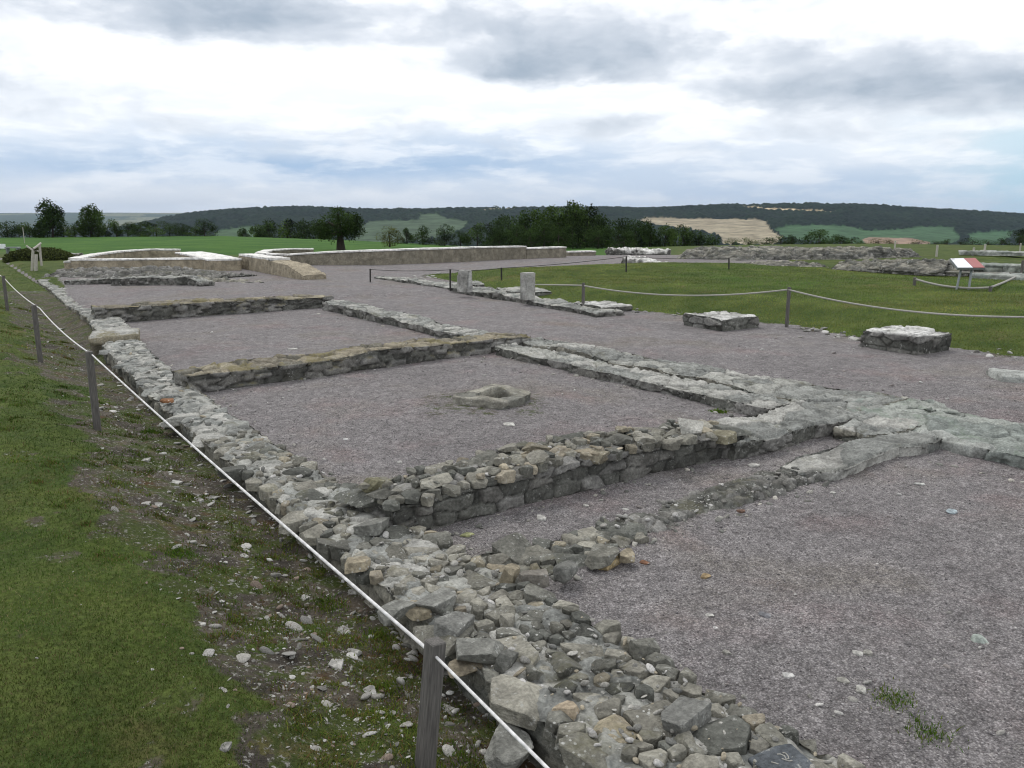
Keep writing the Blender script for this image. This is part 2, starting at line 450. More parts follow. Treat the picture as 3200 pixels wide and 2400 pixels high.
def build_hills():
    rad = np.concatenate([np.linspace(150, 1100, 40), np.linspace(1105, 2330, 300), np.linspace(2350, 4200, 20), np.linspace(4300, 7300, 40), np.linspace(7500, 12000, 6)])
    th = np.concatenate([np.linspace(-1.1, -.6, 30), np.linspace(-.597, .597, 900), np.linspace(.6, 1.1, 30)])
    T, R = np.meshgrid(th, rad)
    r, f = (np.tan(T) * R).ravel(), R.ravel()
    x, y = rf(r, f); u = 1600 + F * r / f
    vs = np.interp(u, SKY_U, SKY_V)
    zr = CZ + 2200 * (HOR - vs) / F
    zv = -85.
    t = np.clip((f - 750) / (2200 - 750), 0, 1)
    z = zv + (zr - zv) * (t ** 1.15)
    z = np.where(f > 2200, zr - (f - 2200) * .006, z)
    z = np.where(f < 190, np.minimum(z, Hgt(x, y) - 2), z)
    far = np.clip((f - 4300) / 2700, 0, 1)
    zfar = -70 + (70 + CZ + 7000 * (HOR - 667 + 2.0 * np.sin(u / 190.)) / F) * far ** .8
    z = np.maximum(z, np.where(f > 4200, zfar, -999))
    z = z + 4 * fbm2(x, y, .004, 4, 3) * sst(700, 1200, f)
    v = HOR + (CZ - z) * F / f
    n1 = fbm2(x, y, .012, 4, 41); n2 = fbm2(x, y, .05, 4, 42)
    col = np.stack([.012 + .006 * n1 + .004 * n2, .022 + .009 * n1 + .006 * n2, .013 + .003 * n1 + .003 * n2], 1)
    wood = np.ones(len(x))
    wu, wv = u + 10 * n2 + 6 * n1, v + 1.8 * n2
    for _, c, poly in FIELDS:
        i = in_poly(wu, wv, poly) & (f > 900) & (f < 3000)
        col[i] = np.array(c) * (1 + .15 * n2[i])[:, None]; wood[i] = 0
    fl = f > 4200
    wood[fl] = .3
    col[fl] = (np.array((.05, .075, .05)) * (1 + .3 * n1[fl])[:, None])
    pale = fl & (fbm2(x, y, .0018, 4, 55) > .28)
    col[pale] = (.16, .17, .11)
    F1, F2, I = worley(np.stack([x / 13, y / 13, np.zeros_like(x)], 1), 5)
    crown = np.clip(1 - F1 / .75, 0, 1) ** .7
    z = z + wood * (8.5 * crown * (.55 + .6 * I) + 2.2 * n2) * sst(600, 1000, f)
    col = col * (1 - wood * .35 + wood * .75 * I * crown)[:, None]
    k = T.shape[1]
    i = np.arange((T.shape[0] - 1) * k).reshape(-1, k)[:, :-1]
    q = np.stack([i, i + 1, i + k + 1, i + k], -1).reshape(-1, 4)
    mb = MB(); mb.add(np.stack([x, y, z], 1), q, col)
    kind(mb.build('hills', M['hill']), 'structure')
build_hills()

# ------------------------------------------------------------------ swept masonry walls
PAL = dict(
    grey=[(.15, .148, .128), (.19, .184, .155), (.235, .225, .19), (.118, .12, .106), (.28, .268, .225)],
    pale=[(.27, .275, .255), (.33, .33, .30), (.38, .375, .345), (.22, .225, .21)],
    warm=[(.20, .18, .14), (.26, .23, .17), (.16, .15, .12), (.30, .27, .20)],
    dark=[(.10, .10, .09), (.14, .14, .125), (.17, .165, .15), (.22, .215, .20)],
    buff=[(.27, .24, .185), (.30, .263, .195), (.25, .225, .17)],
    tan=[(.33, .29, .215), (.31, .27, .20), (.35, .305, .23)],
    clay=[(.20, .183, .145), (.215, .195, .152), (.185, .17, .135)],
    green=[(.265, .285, .26), (.32, .335, .305), (.23, .25, .23), (.36, .37, .345)],
    chalk=[(.50, .495, .47), (.42, .415, .39), (.56, .555, .53), (.36, .355, .33)],
    white=[(.72, .705, .67), (.78, .765, .73), (.66, .645, .61)])
def pal(name, h):
    P = np.array(PAL[name]); k = (np.asarray(h) * len(P)).astype(int) % len(P); return P[k]

def vnormals(V, q):
    a = V[q[:, 2]] - V[q[:, 0]]; b = V[q[:, 3]] - V[q[:, 1]]
    n = np.cross(a, b); N = np.zeros_like(V)
    for k in range(4): np.add.at(N, q[:, k], n)
    return N / (np.linalg.norm(N, axis=1)[:, None] + 1e-12)

def sweep(path, step=.03, batter=.0, wob=.03, zwob=.03, cell=(.26, .26, .105), joint=.03, cellamp=.02, rough=.012, jw=.16, seed=0,
          palette='grey', top=None, rounded=.25, prof_pow=None, zj=.35, pit=0.):
    """A wall mesh along path = [(x, y, width, ztop, zbase), ...]: courses and cracks are real relief, the cracks also shaded in the tint."""
    P = np.array(path, float)
    L = np.concatenate([[0], np.cumsum(np.hypot(*np.diff(P[:, :2], axis=0).T))])
    n = max(4, int(L[-1] / step)); s = np.linspace(0, L[-1], n)
    c = np.stack([np.interp(s, L, P[:, k]) for k in range(5)], 1)
    ker = np.ones(max(1, int(.12 / step))); 
    dx, dy = np.gradient(c[:, 0]), np.gradient(c[:, 1])
    if len(P) > 2 and n > 20:
        kk = np.hanning(9); kk /= kk.sum()
        pad = lambda a: np.convolve(np.pad(a, 4, 'edge'), kk, 'valid')
        dx, dy = pad(dx), pad(dy)
    l = np.hypot(dx, dy); dx, dy = dx / l, dy / l
    lat = np.stack([-dy, dx], 1)
    hh = (c[:, 3] - c[:, 4]).max(); ww = c[:, 2].max()
    nh = max(3, int(math.hypot(hh, batter) / step)); nw = max(4, int(ww / step))
    t1 = np.linspace(0, 1, nh + 1)
    o = np.concatenate([np.full(nh, -1.), np.linspace(-1, 1, nw + 1), np.full(nh, 1.)])        # lateral
    z = np.concatenate([t1[:-1], np.ones(nw + 1), t1[::-1][1:]])                               # height fraction
    m = len(o)
    kc = max(3, int(max(ww / 2, hh) / step))
    ke = np.linspace(0.02, 1, kc)[:-1]
    st = np.concatenate([np.zeros(kc - 1, int), np.arange(n), np.full(kc - 1, n - 1)])
    kf = np.concatenate([ke, np.ones(n), ke[::-1]])
    S, O = np.meshgrid(st, np.arange(m), indexing='ij'); K = np.repeat(kf[:, None], m, 1)
    zf = z[O] * K
    half = c[S, 2] / 2 + batter * (1 - z[O])
    off = o[O] * half * K
    endb = np.where(S == 0, -1, np.where(S == n - 1, 1, 0)) * batter * (1 - zf) * (K <= 1)
    X = c[S, 0] + lat[S, 0] * off + dx[S] * endb
    Y = c[S, 1] + lat[S, 1] * off + dy[S] * endb
    Z = c[S, 4] + (c[S, 3] - c[S, 4]) * zf
    if prof_pow:                                                                              # rounded heap section
        e = np.abs(o[O] * K)
        Z = c[S, 4] + (c[S, 3] - c[S, 4]) * zf * (1 - .75 * e ** prof_pow)
    V = np.stack([X, Y, Z], -1).reshape(-1, 3)
    a = len(st)
    i = np.arange((a - 1) * m).reshape(a - 1, m)[:, :-1]
    q = np.stack([i, i + m, i + m + 1, i + 1], -1).reshape(-1, 4)
    zfr = zf.ravel()
    w3 = np.stack([fbm(V, 1.3, 3, seed + 1), fbm(V + 31, 1.3, 3, seed + 2)], 1)
    V[:, :2] += wob * w3 * (1.2)
    V[:, 2] += zwob * fbm(V * (1, 1, .2), 1.6, 4, seed + 3) * 1.6 * zfr
    N = vnormals(V, q)
    if N[m * (kc + n // 2) + nh + nw // 2][2] < 0: N = -N; q = q[:, ::-1]
    # soften the arrises
    edge = np.minimum(np.abs(z[O] - 1) * hh, 9) + 9 * (z[O] < 1) * 0
    cr = (rounded * .2) * ((1 - np.abs(o[O])) * ww / 2 < .05) * (z[O] > .999)
    V[:, 2] -= cr.ravel() * .5
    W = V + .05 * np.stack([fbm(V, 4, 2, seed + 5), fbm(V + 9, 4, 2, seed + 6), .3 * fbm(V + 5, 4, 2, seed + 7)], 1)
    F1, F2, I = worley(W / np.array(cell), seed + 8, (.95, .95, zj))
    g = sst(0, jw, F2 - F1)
    if cellamp < .003: g = np.ones_like(g)
    disp = -joint * (1 - g) + cellamp * (I - .5) * 2 * g + rough * fbm(V, 14, 3, seed + 9) + rough * .9 * fbm(V, 5, 3, seed + 10)
    if pit: disp = disp - pit * sst(.12, .5, fbm(V, 9, 4, seed + 12)) - pit * .6 * sst(.15, .4, fbm(V, 22, 3, seed + 13))
    disp = disp + .35 * rough * fbm(V, 34, 2, seed + 14)
    V = V + N * disp[:, None]
    if cellamp < .003: I = .5 + .3 * fbm(V, 1.5, 3, seed)
    tn = pal(palette, I) * (1 + .22 * fbm(V, 3, 3, seed + 11))[:, None]
    if top:
        k = sst(.55, .9, N[:, 2])[:, None]; tn = tn * (1 - k) + pal(top, (I * 7.7) % 1) * k
    tn = tn * (.62 + .38 * g)[:, None]  # joints darkened in the tint: soil colour plus painted crack shade
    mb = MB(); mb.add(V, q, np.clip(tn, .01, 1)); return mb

def cobble(mb, path, size=.24, gap=.004, thick=.14, sub=4, palette='grey', tan=.06, hj=.016, tilt=.1, seed=0, p=60, rough=.022, up=.004, sparse=1.):
    """Close-packed irregular stones bedded along the top of a wall path."""
    g = np.random.default_rng(seed)
    P = np.array(path, float)
    L = np.concatenate([[0], np.cumsum(np.hypot(*np.diff(P[:, :2], axis=0).T))])
    pts = []
    def loc(s, o):
        cc = [np.interp(s, L, P[:, k]) for k in range(5)]
        k = min(len(P) - 2, max(0, int(np.searchsorted(L, s)) - 1)); d = P[k + 1, :2] - P[k, :2]; d = d / np.hypot(*d)
        return np.array([cc[0] - d[1] * o * cc[2] / 2, cc[1] + d[0] * o * cc[2] / 2, cc[3]])
    A_ = np.trapezoid(P[:, 2], L) if hasattr(np, 'trapezoid') else np.trapz(P[:, 2], L)
    target = int(A_ / (size * size * .42) * sparse); tries = 0
    while len(pts) < target and tries < target * 60:
        tries += 1
        c = loc(g.uniform(0, L[-1]), g.uniform(-1, 1))
        rr = size * g.choice([.32, .5, .75, 1.1, 1.45], p=[.25, .25, .22, .18, .1])
        if all(np.hypot(*(c[:2] - q[0][:2])) > .5 * (rr + q[1]) for q in pts): pts.append((c, rr))
    A0 = np.array([q[0] for q in pts]); R0 = np.array([q[1] for q in pts])
    for k, (c, rr) in enumerate(pts):
        d0, f0 = ico(sub if rr > .09 else sub - 1)
        dv = A0[:, :2] - c[:2]; ds = np.hypot(dv[:, 0], dv[:, 1])
        nb = np.where((ds > 0) & (ds < 2.4 * size))[0]
        N, h = [], []
        for j in nb:
            w = rr / (rr + R0[j]); N.append((dv[j, 0] / ds[j], dv[j, 1] / ds[j], g.normal(.05, .12))); h.append(max(.015, ds[j] * w - gap))
        for a in np.linspace(0, 2 * pi, 7)[:-1] + g.uniform(0, 1):
            N.append((cos(a), sin(a), g.normal(0, .15))); h.append(rr * g.uniform(.5, .95))
        th = thick * g.uniform(.75, 1.2)
        N.append((g.normal(0, tilt), g.normal(0, tilt), 1)); h.append(th * .5)
        N.append((0, 0, -1)); h.append(th * .5)
        for _ in range(2):
            a = g.uniform(0, 2 * pi); N.append((cos(a) * .55, sin(a) * .55, .9)); h.append(th * .5 + g.uniform(-.01, .05) * rr * 2)
        N = np.array(N); h = np.array(h); l = np.linalg.norm(N, axis=1); N /= l[:, None]
        S = np.array((rr * .6, rr * .6, th * .5))
        r = hull(d0, N * S, h, p)
        v = d0 * r[:, None]
        o_ = g.uniform(0, 99, 3)
        if rough: v = v * (1 + rough * fbm(v * 1.5 + o_, 1.6, 3, 2) + .016 * fbm(v + o_, 6, 3, 5))[:, None]
        v = v * S + c + (0, 0, -th * .5 + up + abs(g.normal(0, hj)) * (1 if g.random() < .7 else -.6))
        t = pal('buff', g.random()) if g.random() < tan else pal(palette, g.random())
        mb.add(v, f0, t * g.uniform(.8, 1.25))

def wall(name, label, path, mat='stone', cob=None, cap=None, cat='ruined wall', group=None, **kw):
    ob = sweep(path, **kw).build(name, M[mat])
    tag(ob, label, cat, group)
    if cob:
        mb = MB()
        for c in (cob if isinstance(cob, list) else [cob]): cobble(mb, **c)
        mb.build('capstones', M['rubble'], ob, smooth=False)
    if cap:
        pth = [(a, b, w + .06, t + .05, t - .015) for a, b, w, t, _ in cap]
        sweep(pth, step=.05, wob=.0, zwob=.006, cell=(1.3, 1.3, .5), joint=.006, cellamp=.004, rough=.006, palette='white', seed=kw.get('seed', 0), jw=.05, rounded=0).build('coping', M['cap'], ob)
    return ob

# long low wall running away along the left of the rooms
LEFT = [(2.28, .6, .78, .13, -.35), (2.25, 1.8, .78, .13, -.35), (2.23, 3.0, .74, .115, -.35), (2.22, 4.4, .66, .075, -.35), (2.19, 6, .58, .055, -.35), (2.17, 8, .55, .055, -.34), (2.18, 10.4, .55, .07, -.34), (2.28, 13, .58, .08, -.34), (2.36, 15.1, .62, .11, -.34), (2.5, 16.4, .62, .07, -.34), (2.72, 19, .66, .11, -.3), (2.75, 23, .68, .11, -.25), (2.95, 31.5, .8, .14, -.1)]
wall('ruined_wall', 'long low rubble wall running from the bottom edge beside the ditch to the far left', LEFT,
     step=.022, cell=(.2, .2, .11), joint=.022, cellamp=.012, rough=.016, jw=.12, seed=11, palette='grey', top='pale', zwob=.03, wob=.04,
     cob=[dict(path=[(a, b, w * .97, t + .006, zb) for a, b, w, t, zb in LEFT[:5]], size=.185, seed=4, hj=.014, tilt=.12, thick=.085, sub=4, tan=.09),
          dict(path=[(a, b, w * .9, t + .004, zb) for a, b, w, t, zb in LEFT[4:6]], size=.2, seed=5, sub=3, tan=.04, hj=.012, tilt=.08, thick=.09),
          dict(path=[(a, b, w * .78, t + .002, zb) for a, b, w, t, zb in LEFT[5:9]], size=.2, seed=6, sub=3, tan=.03, hj=.010, tilt=.06, thick=.08, palette='pale', sparse=.8)])
# front cross wall
FRONT = [(2.36, 5.05, .5, .21, -.05), (2.8, 5.02, .54, .26, -.05), (3.8, 5.05, .56, .28, -.05), (5.0, 5.02, .58, .265, -.05), (5.75, 5.0, .6, .22, -.05), (6.05, 4.98, .6, .19, -.05)]
wall('ruined_wall', 'rubble cross wall of stacked broken stones nearest the camera between the two front floors', FRONT,
     step=.013, cell=(.27, .27, .105), joint=.03, cellamp=.018, jw=.11, seed=23, palette='dark', wob=.03, zwob=.02, zj=.2, pit=.008,
     cob=[dict(path=[(a, b, w * 1.02, t + .025, zb) for a, b, w, t, zb in FRONT], size=.215, seed=9, tan=.14, thick=.075, hj=.013, tilt=.12),
          dict(path=[(a, b, w * .9, t + .06, zb) for a, b, w, t, zb in FRONT[:4]], size=.16, seed=10, tan=.14, thick=.05, hj=.01, tilt=.16, sparse=.4)])
JUNC = [(5.78, 4.95, .66, .18, -.05), (6.3, 4.93, .74, .17, -.05), (6.9, 4.97, .70, .165, -.05), (7.5, 4.98, .85, .155, -.05), (8.3, 5.05, .8, .15, -.05)]
wall('ruined_wall', 'flat eroded slab of wall joining the rubble cross wall to the pale corner', JUNC, mat='stone', step=.014, cell=(.5, .5, .3), joint=.026, jw=.05, cellamp=.014, rough=.018, pit=.028, seed=31, palette='dark', top='pale', wob=.05, zwob=.02)
# middle and far cross walls
MID = [(2.3, 10.78, .62, .24, -.05), (3.6, 10.86, .66, .26, -.05), (5.5, 11.08, .62, .27, -.05), (7.2, 11.2, .6, .24, -.05), (8.15, 11.35, .62, .20, -.05)]
wall('ruined_wall', 'mossy cross wall of thin flat courses dividing the two sunken rooms', MID, mat='mossy', step=.022, cell=(.36, .36, .085), joint=.035, cellamp=.022, jw=.13, seed=41, palette='dark', top='warm', wob=.04, zwob=.03, zj=.3, pit=.012)
FARW = [(2.55, 19.25, .8, .33, -.05), (4.5, 19.2, .8, .34, -.05), (6.2, 19.3, .8, .31, -.05), (7.9, 19.4, .8, .27, -.05)]
wall('ruined_wall', 'dark coursed cross wall closing the back of the farther sunken room', FARW, mat='mossy', step=.026, cell=(.45, .45, .085), joint=.045, cellamp=.03, jw=.13, seed=43, palette='dark', top='warm', wob=.05, zwob=.03, zj=.3)
# right hand walls of the rooms
RWI = [(7.5, 10.75, .52, .13, -.05), (7.58, 9.2, .6, .135, -.05), (7.52, 8.3, .54, .12, -.05), (7.58, 7, .62, .135, -.05), (7.6, 6.2, .68, .12, -.05), (7.65, 5.3, .6, .13, -.05)]
wall('ruined_wall', 'pale eroded inner wall strip along the right of the front room, beside a groove', RWI, step=.017, cell=(.42, .42, .14), joint=.026, jw=.05, cellamp=.014, rough=.018, pit=.028, seed=51, palette='dark', top='pale', wob=.08, zwob=.028)
RWO = [(8.25, 11.2, .55, .125, -.05), (8.36, 9.6, .66, .135, -.05), (8.34, 8.4, .74, .12, -.05), (8.42, 7, .72, .135, -.05), (8.42, 5.9, 1.0, .13, -.05), (8.5, 4.75, 1.15, .14, -.05)]
wall('ruined_wall', 'pale eroded outer wall strip level with the upper gravel terrace', RWO, step=.018, cell=(.5, .5, .16), joint=.026, jw=.05, cellamp=.014, rough=.018, pit=.028, seed=53, palette='grey', top='pale', wob=.09, zwob=.024)
URW = [(7.75, 18.6, .62, .2, -.05), (7.75, 16, .6, .19, -.05), (7.78, 14, .6, .15, -.05), (7.85, 12.0, .6, .125, -.05)]
wall('ruined_wall', 'low pale wall along the right side of the farther sunken room', URW, step=.022, cell=(.3, .3, .12), joint=.022, jw=.1, pit=.025, seed=57, palette='dark', top='pale', wob=.06, zwob=.035)
# corner slabs on the right
CR = [(8.9, 4.85, .8, .145, -.05), (8.35, 4.5, 1.2, .15, -.05), (8.3, 3.6, 1.35, .13, -.05), (8.4, 2.4, 1.4, .125, -.05), (8.5, 0, 1.4, .12, -.05), (8.5, -3, 1.4, .12, -.05)]
wall('ruined_wall', 'broad greenish wall top running off the right edge of the picture', CR, mat='green', step=.02, cell=(.6, .6, .3), joint=.026, jw=.05, cellamp=.014, rough=.018, pit=.028, seed=61, palette='green', wob=.1, zwob=.03)
C2 = [(7.15, 4.35, .42, .12, -.05), (7.6, 4.3, .6, .135, -.05), (8.0, 4.35, .6, .14, -.05)]
wall('ruined_wall', 'short pale slab wall ending at the corner where the walls meet', C2, step=.014, cell=(.4, .4, .3), joint=.026, jw=.05, cellamp=.014, rough=.018, pit=.028, seed=63, palette='grey', top='pale', wob=.05, zwob=.02)
C3 = [(5.8, 4.02, .26, .07, -.05), (6.05, 3.95, .44, .095, -.05), (6.4, 3.93, .46, .10, -.05), (6.8, 3.96, .40, .10, -.05), (7.1, 4.02, .44, .105, -.05), (7.45, 4.0, .6, .11, -.05), (7.7, 4.05, .6, .11, -.05)]
wall('stone_slab', 'long curved pale slab lying proud of the gravel in front of the corner', C3, cat='stone slab', step=.016, cell=(1.4, 1.4, .5), joint=.01, cellamp=.01, rough=.012, seed=67, palette='pale', top='pale', wob=.09, zwob=.022, pit=.014)
# low remnant wall in the right foreground
LOW = [(2.6, 3.92, .42, .04, -.05), (3.2, 3.88, .38, .03, -.05), (3.8, 3.9, .36, .025, -.05)]
wall('ruined_wall', 'low stub of tan and grey stones branching right from the long wall', LOW, step=.018, cell=(.25, .25, .12), joint=.03, seed=71, palette='grey', wob=.04, zwob=.02,
     cob=[dict(path=[(a, b, w, t + .02, zb) for a, b, w, t, zb in LOW], size=.21, seed=19, tan=.25, thick=.07, hj=.01, tilt=.1)])
LOW2 = [(3.7, 3.95, .42, .05, -.04), (4.7, 3.98, .5, .06, -.04), (5.5, 3.98, .46, .07, -.04), (6.0, 3.95, .34, .06, -.04)]
wall('ruined_wall', 'dark strip of buried footing rubble running toward the curved slab', LOW2, mat='rubble', step=.014, cell=(.1, .1, .06), joint=.018, cellamp=.014, rough=.022, seed=73, palette='dark', wob=.06, zwob=.03, prof_pow=3)

# ------------------------------------------------------------------ blocks, pads, stumps
def block(name, label, cat, corners, ztop, zbase, mat, seed, palette='dark', top='pale', group=None, step=.02, **kw):
    """A squared block from the middle line between two opposite edges of its plan."""
    a, b, c, d = [np.array(p[:2]) for p in corners]      # a-b one side, d-c the other
    p0, p1 = (a + d) / 2, (b + c) / 2
    w0, w1 = np.hypot(*(a - d)), np.hypot(*(b - c))
    return wall(name, label, [(p0[0], p0[1], w0, ztop, zbase), (p1[0], p1[1], w1, ztop, zbase)], mat=mat, cat=cat, group=group, step=step, seed=seed, palette=palette, top=top, **kw)

def quad(us, z): return [at(u, v, z) for u, v in us]
# three pedestal bases in a row along the lawn edge (top outlines read at their own heights)
block('pedestal_base', 'thick square stone pedestal base at the lawn edge, nearest and tallest of three', 'pedestal base', [(12.45, 7.50), (13.40, 7.42), (13.32, 6.42), (12.36, 6.5)], .38, 0., 'far', 81, 'dark', 'chalk', 'pedestal bases', cell=(.35, .35, .14), wob=.05, zwob=.03, joint=.03, cellamp=.025)
block('pedestal_base', 'square stone pedestal base right of the thin grey rope post, middle of three', 'pedestal base', [(12.0, 11.15), (13.0, 11.1), (13.0, 10.0), (12.05, 10.05)], .31, 0., 'far', 82, 'dark', 'chalk', 'pedestal bases', cell=(.35, .35, .14), wob=.04, zwob=.025, joint=.03, cellamp=.02)
block('pedestal_base', 'low flat stone pedestal base behind the wooden rope post, farthest of three', 'pedestal base', [(12.0, 14.6), (12.95, 14.5), (12.9, 13.45), (12.0, 13.5)], .24, 0., 'far', 83, 'dark', 'chalk', 'pedestal bases', cell=(.4, .4, .14), wob=.05, zwob=.02, joint=.02)
# kerb wall under the stumps
KERB = [(11.8, 13.0, .7, .18, .0), (12.05, 15, .7, .21, .0), (12.2, 17, .62, .24, .0), (12.25, 19.5, .6, .25, .0), (12.25, 22, .6, .26, .0), (12.25, 25.3, .5, .23, .0)]
wall('kerb_wall', 'low rough kerb wall along the lawn under the two pillar stumps', KERB, mat='far', step=.035, cell=(.35, .35, .12), joint=.045, seed=85, palette='dark', top='pale', wob=.07, zwob=.04)
block('stone_slab', 'thin flat slab under the smooth grey pillar stump', 'stone slab', [(12.45, 18.6), (13.7, 18.3), (13.6, 17.2), (12.5, 17.5)], .27, .05, 'far', 86, cell=(.5, .5, .2), step=.03, wob=.06)
block('stone_slab', 'thin flat slab under the pitted pillar stump', 'stone slab', [(12.5, 21.5), (13.5, 21.2), (13.4, 20.2), (12.5, 20.6)], .26, .05, 'far', 87, cell=(.5, .5, .2), step=.03, wob=.06)

def stump(label, u0, u1, v0, v1, z0, mat, rough, seed, palette):
    p = at((u0 + u1) / 2, v1, z0); f = p[0] * sA + p[1] * cA
    w = (u1 - u0) / F * f / 1.36; top = z0 + (v1 - v0) / F * f * 1.01
    o = sweep([(p[0] - w / 2, p[1], w, top, z0 - .03), (p[0] + w / 2, p[1], w, top, z0 - .03)], step=.02, wob=.006 + rough, zwob=.004 + rough, cell=(.6, .6, .9), joint=.004 + rough * .4, cellamp=.004 + rough, rough=.004 + rough * .7, seed=seed, palette=palette, rounded=.1).build('pillar_stump', M[mat])
    return tag(o, label, 'pillar stump', 'pillar stumps by the lawn')
stump('pitted rough stone pillar stump, the farther of the two, behind a thin iron post', 1430, 1477, 845, 908, .25, 'rubble', .014, 91, 'chalk')
stump('smooth pale grey squared pillar stump where the long rope ends', 1626, 1671, 853, 932, .25, 'render', .0, 92, 'chalk')

# flat slab breaking the long wall
block('stone_slab', 'flat thick slab with a straight yellowish face set across the long wall', 'stone slab', [(1.98, 16.1), (2.75, 15.9), (2.72, 15.15), (1.98, 15.25)], .2, -.2, 'mossy', 95, 'warm', 'pale', cell=(1.5, 1.5, .6), joint=.01, step=.02, wob=.03)

# the hollow ring stone in the middle of the front room
def ring_stone():
    n, m = 96, 36
    ctr = HOLE.copy(); ang = .35
    th = np.linspace(0, 2 * pi, n, endpoint=False); ph = np.linspace(0, 1, m)
    T, Q = np.meshgrid(th, ph, indexing='ij')
    sq = lambda t, a, p: a / (np.abs(np.cos(t)) ** p + np.abs(np.sin(t)) ** p) ** (1 / p)
    ro, ri = sq(T, .44, 6) * (1 + .06 * np.sin(3 * T + 1)), sq(T + .2, .25, 4) * (1 + .08 * np.sin(2 * T))
    # profile: outside base -> top outside -> top inside -> down the hole
    r = np.where(Q < .3, ro + .02, np.where(Q < .62, ro + (ri - ro) * (Q - .3) / .32, ri + .02 * (Q - .62)))
    z = np.where(Q < .3, -.03 + .15 * Q / .3, np.where(Q < .62, .12 + .03 * np.sin(2 * T + .6), .12 - .6 * (Q - .62) / .38))
    V = np.stack([r * np.cos(T), r * np.sin(T), z], -1).reshape(-1, 3)
    i = np.arange(n * m).reshape(n, m); j = np.roll(i, -1, 0)
    q = np.stack([i[:, :-1], j[:, :-1], j[:, 1:], i[:, 1:]], -1).reshape(-1, 4)
    N = vnormals(V, q)
    F1, F2, I = worley(V / .26 + 3, 5)
    V = V + N * (.022 * fbm(V, 5, 4, 2) + .014 * fbm(V, 16, 3, 4) - .012 * (1 - sst(0, .08, F2 - F1)))[:, None]
    V = V * (.86, .82, .74); V = V @ rotz(ang).T + ctr
    mb = MB(); mb.add(V, q, pal('grey', I) * (1.1 + .2 * fbm(V, 4, 3, 1))[:, None])
    o = mb.build('hollow_stone', M['rubble']); tag(o, 'square hollowed stone with an open socket lying in the front gravel room', 'hollow stone')
ring_stone()

# ------------------------------------------------------------------ back ruins
def bpath(pts):                            # (u, v_base, z_base, width, z_top)
    return [(*at(u, v, zb)[:2], w, zt, zb - .1) for u, v, zb, w, zt in pts]
def capped(name, label, pts, group=None, palette='clay', seed=0, mat='render', cap=True, **kw):
    p = bpath(pts)
    k = dict(step=.045, cell=(.5, .5, .2), joint=.002, cellamp=.002, rough=.014, seed=seed, palette=palette, wob=.02, zwob=.01); k.update(kw)
    return wall(name, label, p, mat=mat, cap=p if cap else None, cat='ruined wall', group=group, **k)
G2 = 'restored walls with white mortar tops'
capped('rendered_wall', 'long grey rendered wall with a white mortar top, tallest at its right end', [(905, 829, .15, .55, .60), (1020, 829, .15, .6, .70), (1200, 828, .15, .6, .78), (1450, 818, .15, .6, .80), (1632, 809, .15, .6, .76)], G2, 'clay', 101)
capped('rendered_wall', 'short end block of rendered wall one step lower, right of the long grey wall', [(1634, 809, .15, .62, .66), (1757, 804, .15, .62, .66)], G2, 'clay', 102)
capped('rendered_wall', 'low rendered stub with a white top beyond the stepped end block', [(1768, 800, .15, .6, .36), (1850, 797, .15, .6, .34)], G2, 'clay', 103)
capped('rendered_wall', 'low curved white-topped wall looping back behind the left end of the long grey wall', [(980, 793, .25, .45, .50), (900, 794, .25, .45, .50), (840, 798, .25, .45, .50), (815, 808, .25, .45, .50), (860, 816, .2, .45, .50), (925, 820, .2, .45, .52)], G2, 'clay', 104)
capped('rendered_wall', 'tan rendered wall seen end on with a crumbling near end, left of an iron stake', [(775, 838, .15, .7, .66), (860, 855, .15, .75, .70), (935, 868, .15, .8, .62), (985, 876, .15, .8, .34)], G2, 'tan', 105, rough=.03, cap=False)
wall('rendered_wall', 'white-topped low wall end set behind the tan rendered wall', bpath([(715, 822, .2, .6, .42), (765, 826, .2, .6, .44)]), mat='render', cat='ruined wall', group=G2, seed=106, palette='clay', step=.05)
# white top on the far half of the tan wall
tw = bpath([(775, 838, .15, .66, .7), (880, 859, .15, .7, .71)])
sweep([(a, b, w, t + .05, t - .03) for a, b, w, t, _ in tw], step=.05, wob=.03, zwob=.01, cell=(1, 1, .5), joint=.006, cellamp=.01, palette='white', seed=3, rounded=0).build('coping', M['cap'], [o for o in C.objects if o.get('label', '').startswith('tan rendered')][0])
# the D-shaped enclosure on the far left
capped('rendered_wall', 'straight front wall of the D-shaped enclosure, white-topped above tan render', [(232, 834, .25, .4, .52), (420, 835, .25, .4, .55), (640, 835, .25, .4, .58)], G2, 'tan', 111)
capped('rendered_wall', 'curved rear wall of the D-shaped enclosure with a thin white top', [(236, 825, .3, .45, .50), (300, 812, .3, .45, .53), (380, 803, .3, .45, .56), (470, 799, .3, .45, .60), (560, 799, .3, .45, .58)], G2, 'tan', 112)
capped('rendered_wall', 'broad white-topped block angling back from the right end of the D-shaped enclosure', [(590, 812, .3, 1.1, .62), (640, 822, .3, 1.2, .62), (706, 840, .25, 1.2, .58)], G2, 'tan', 113)
capped('rendered_wall', 'flat white-topped paving block at the left tip of the D-shaped enclosure', [(222, 836, .2, 1.0, .44), (268, 836, .2, 1.2, .46)], G2, 'tan', 114)
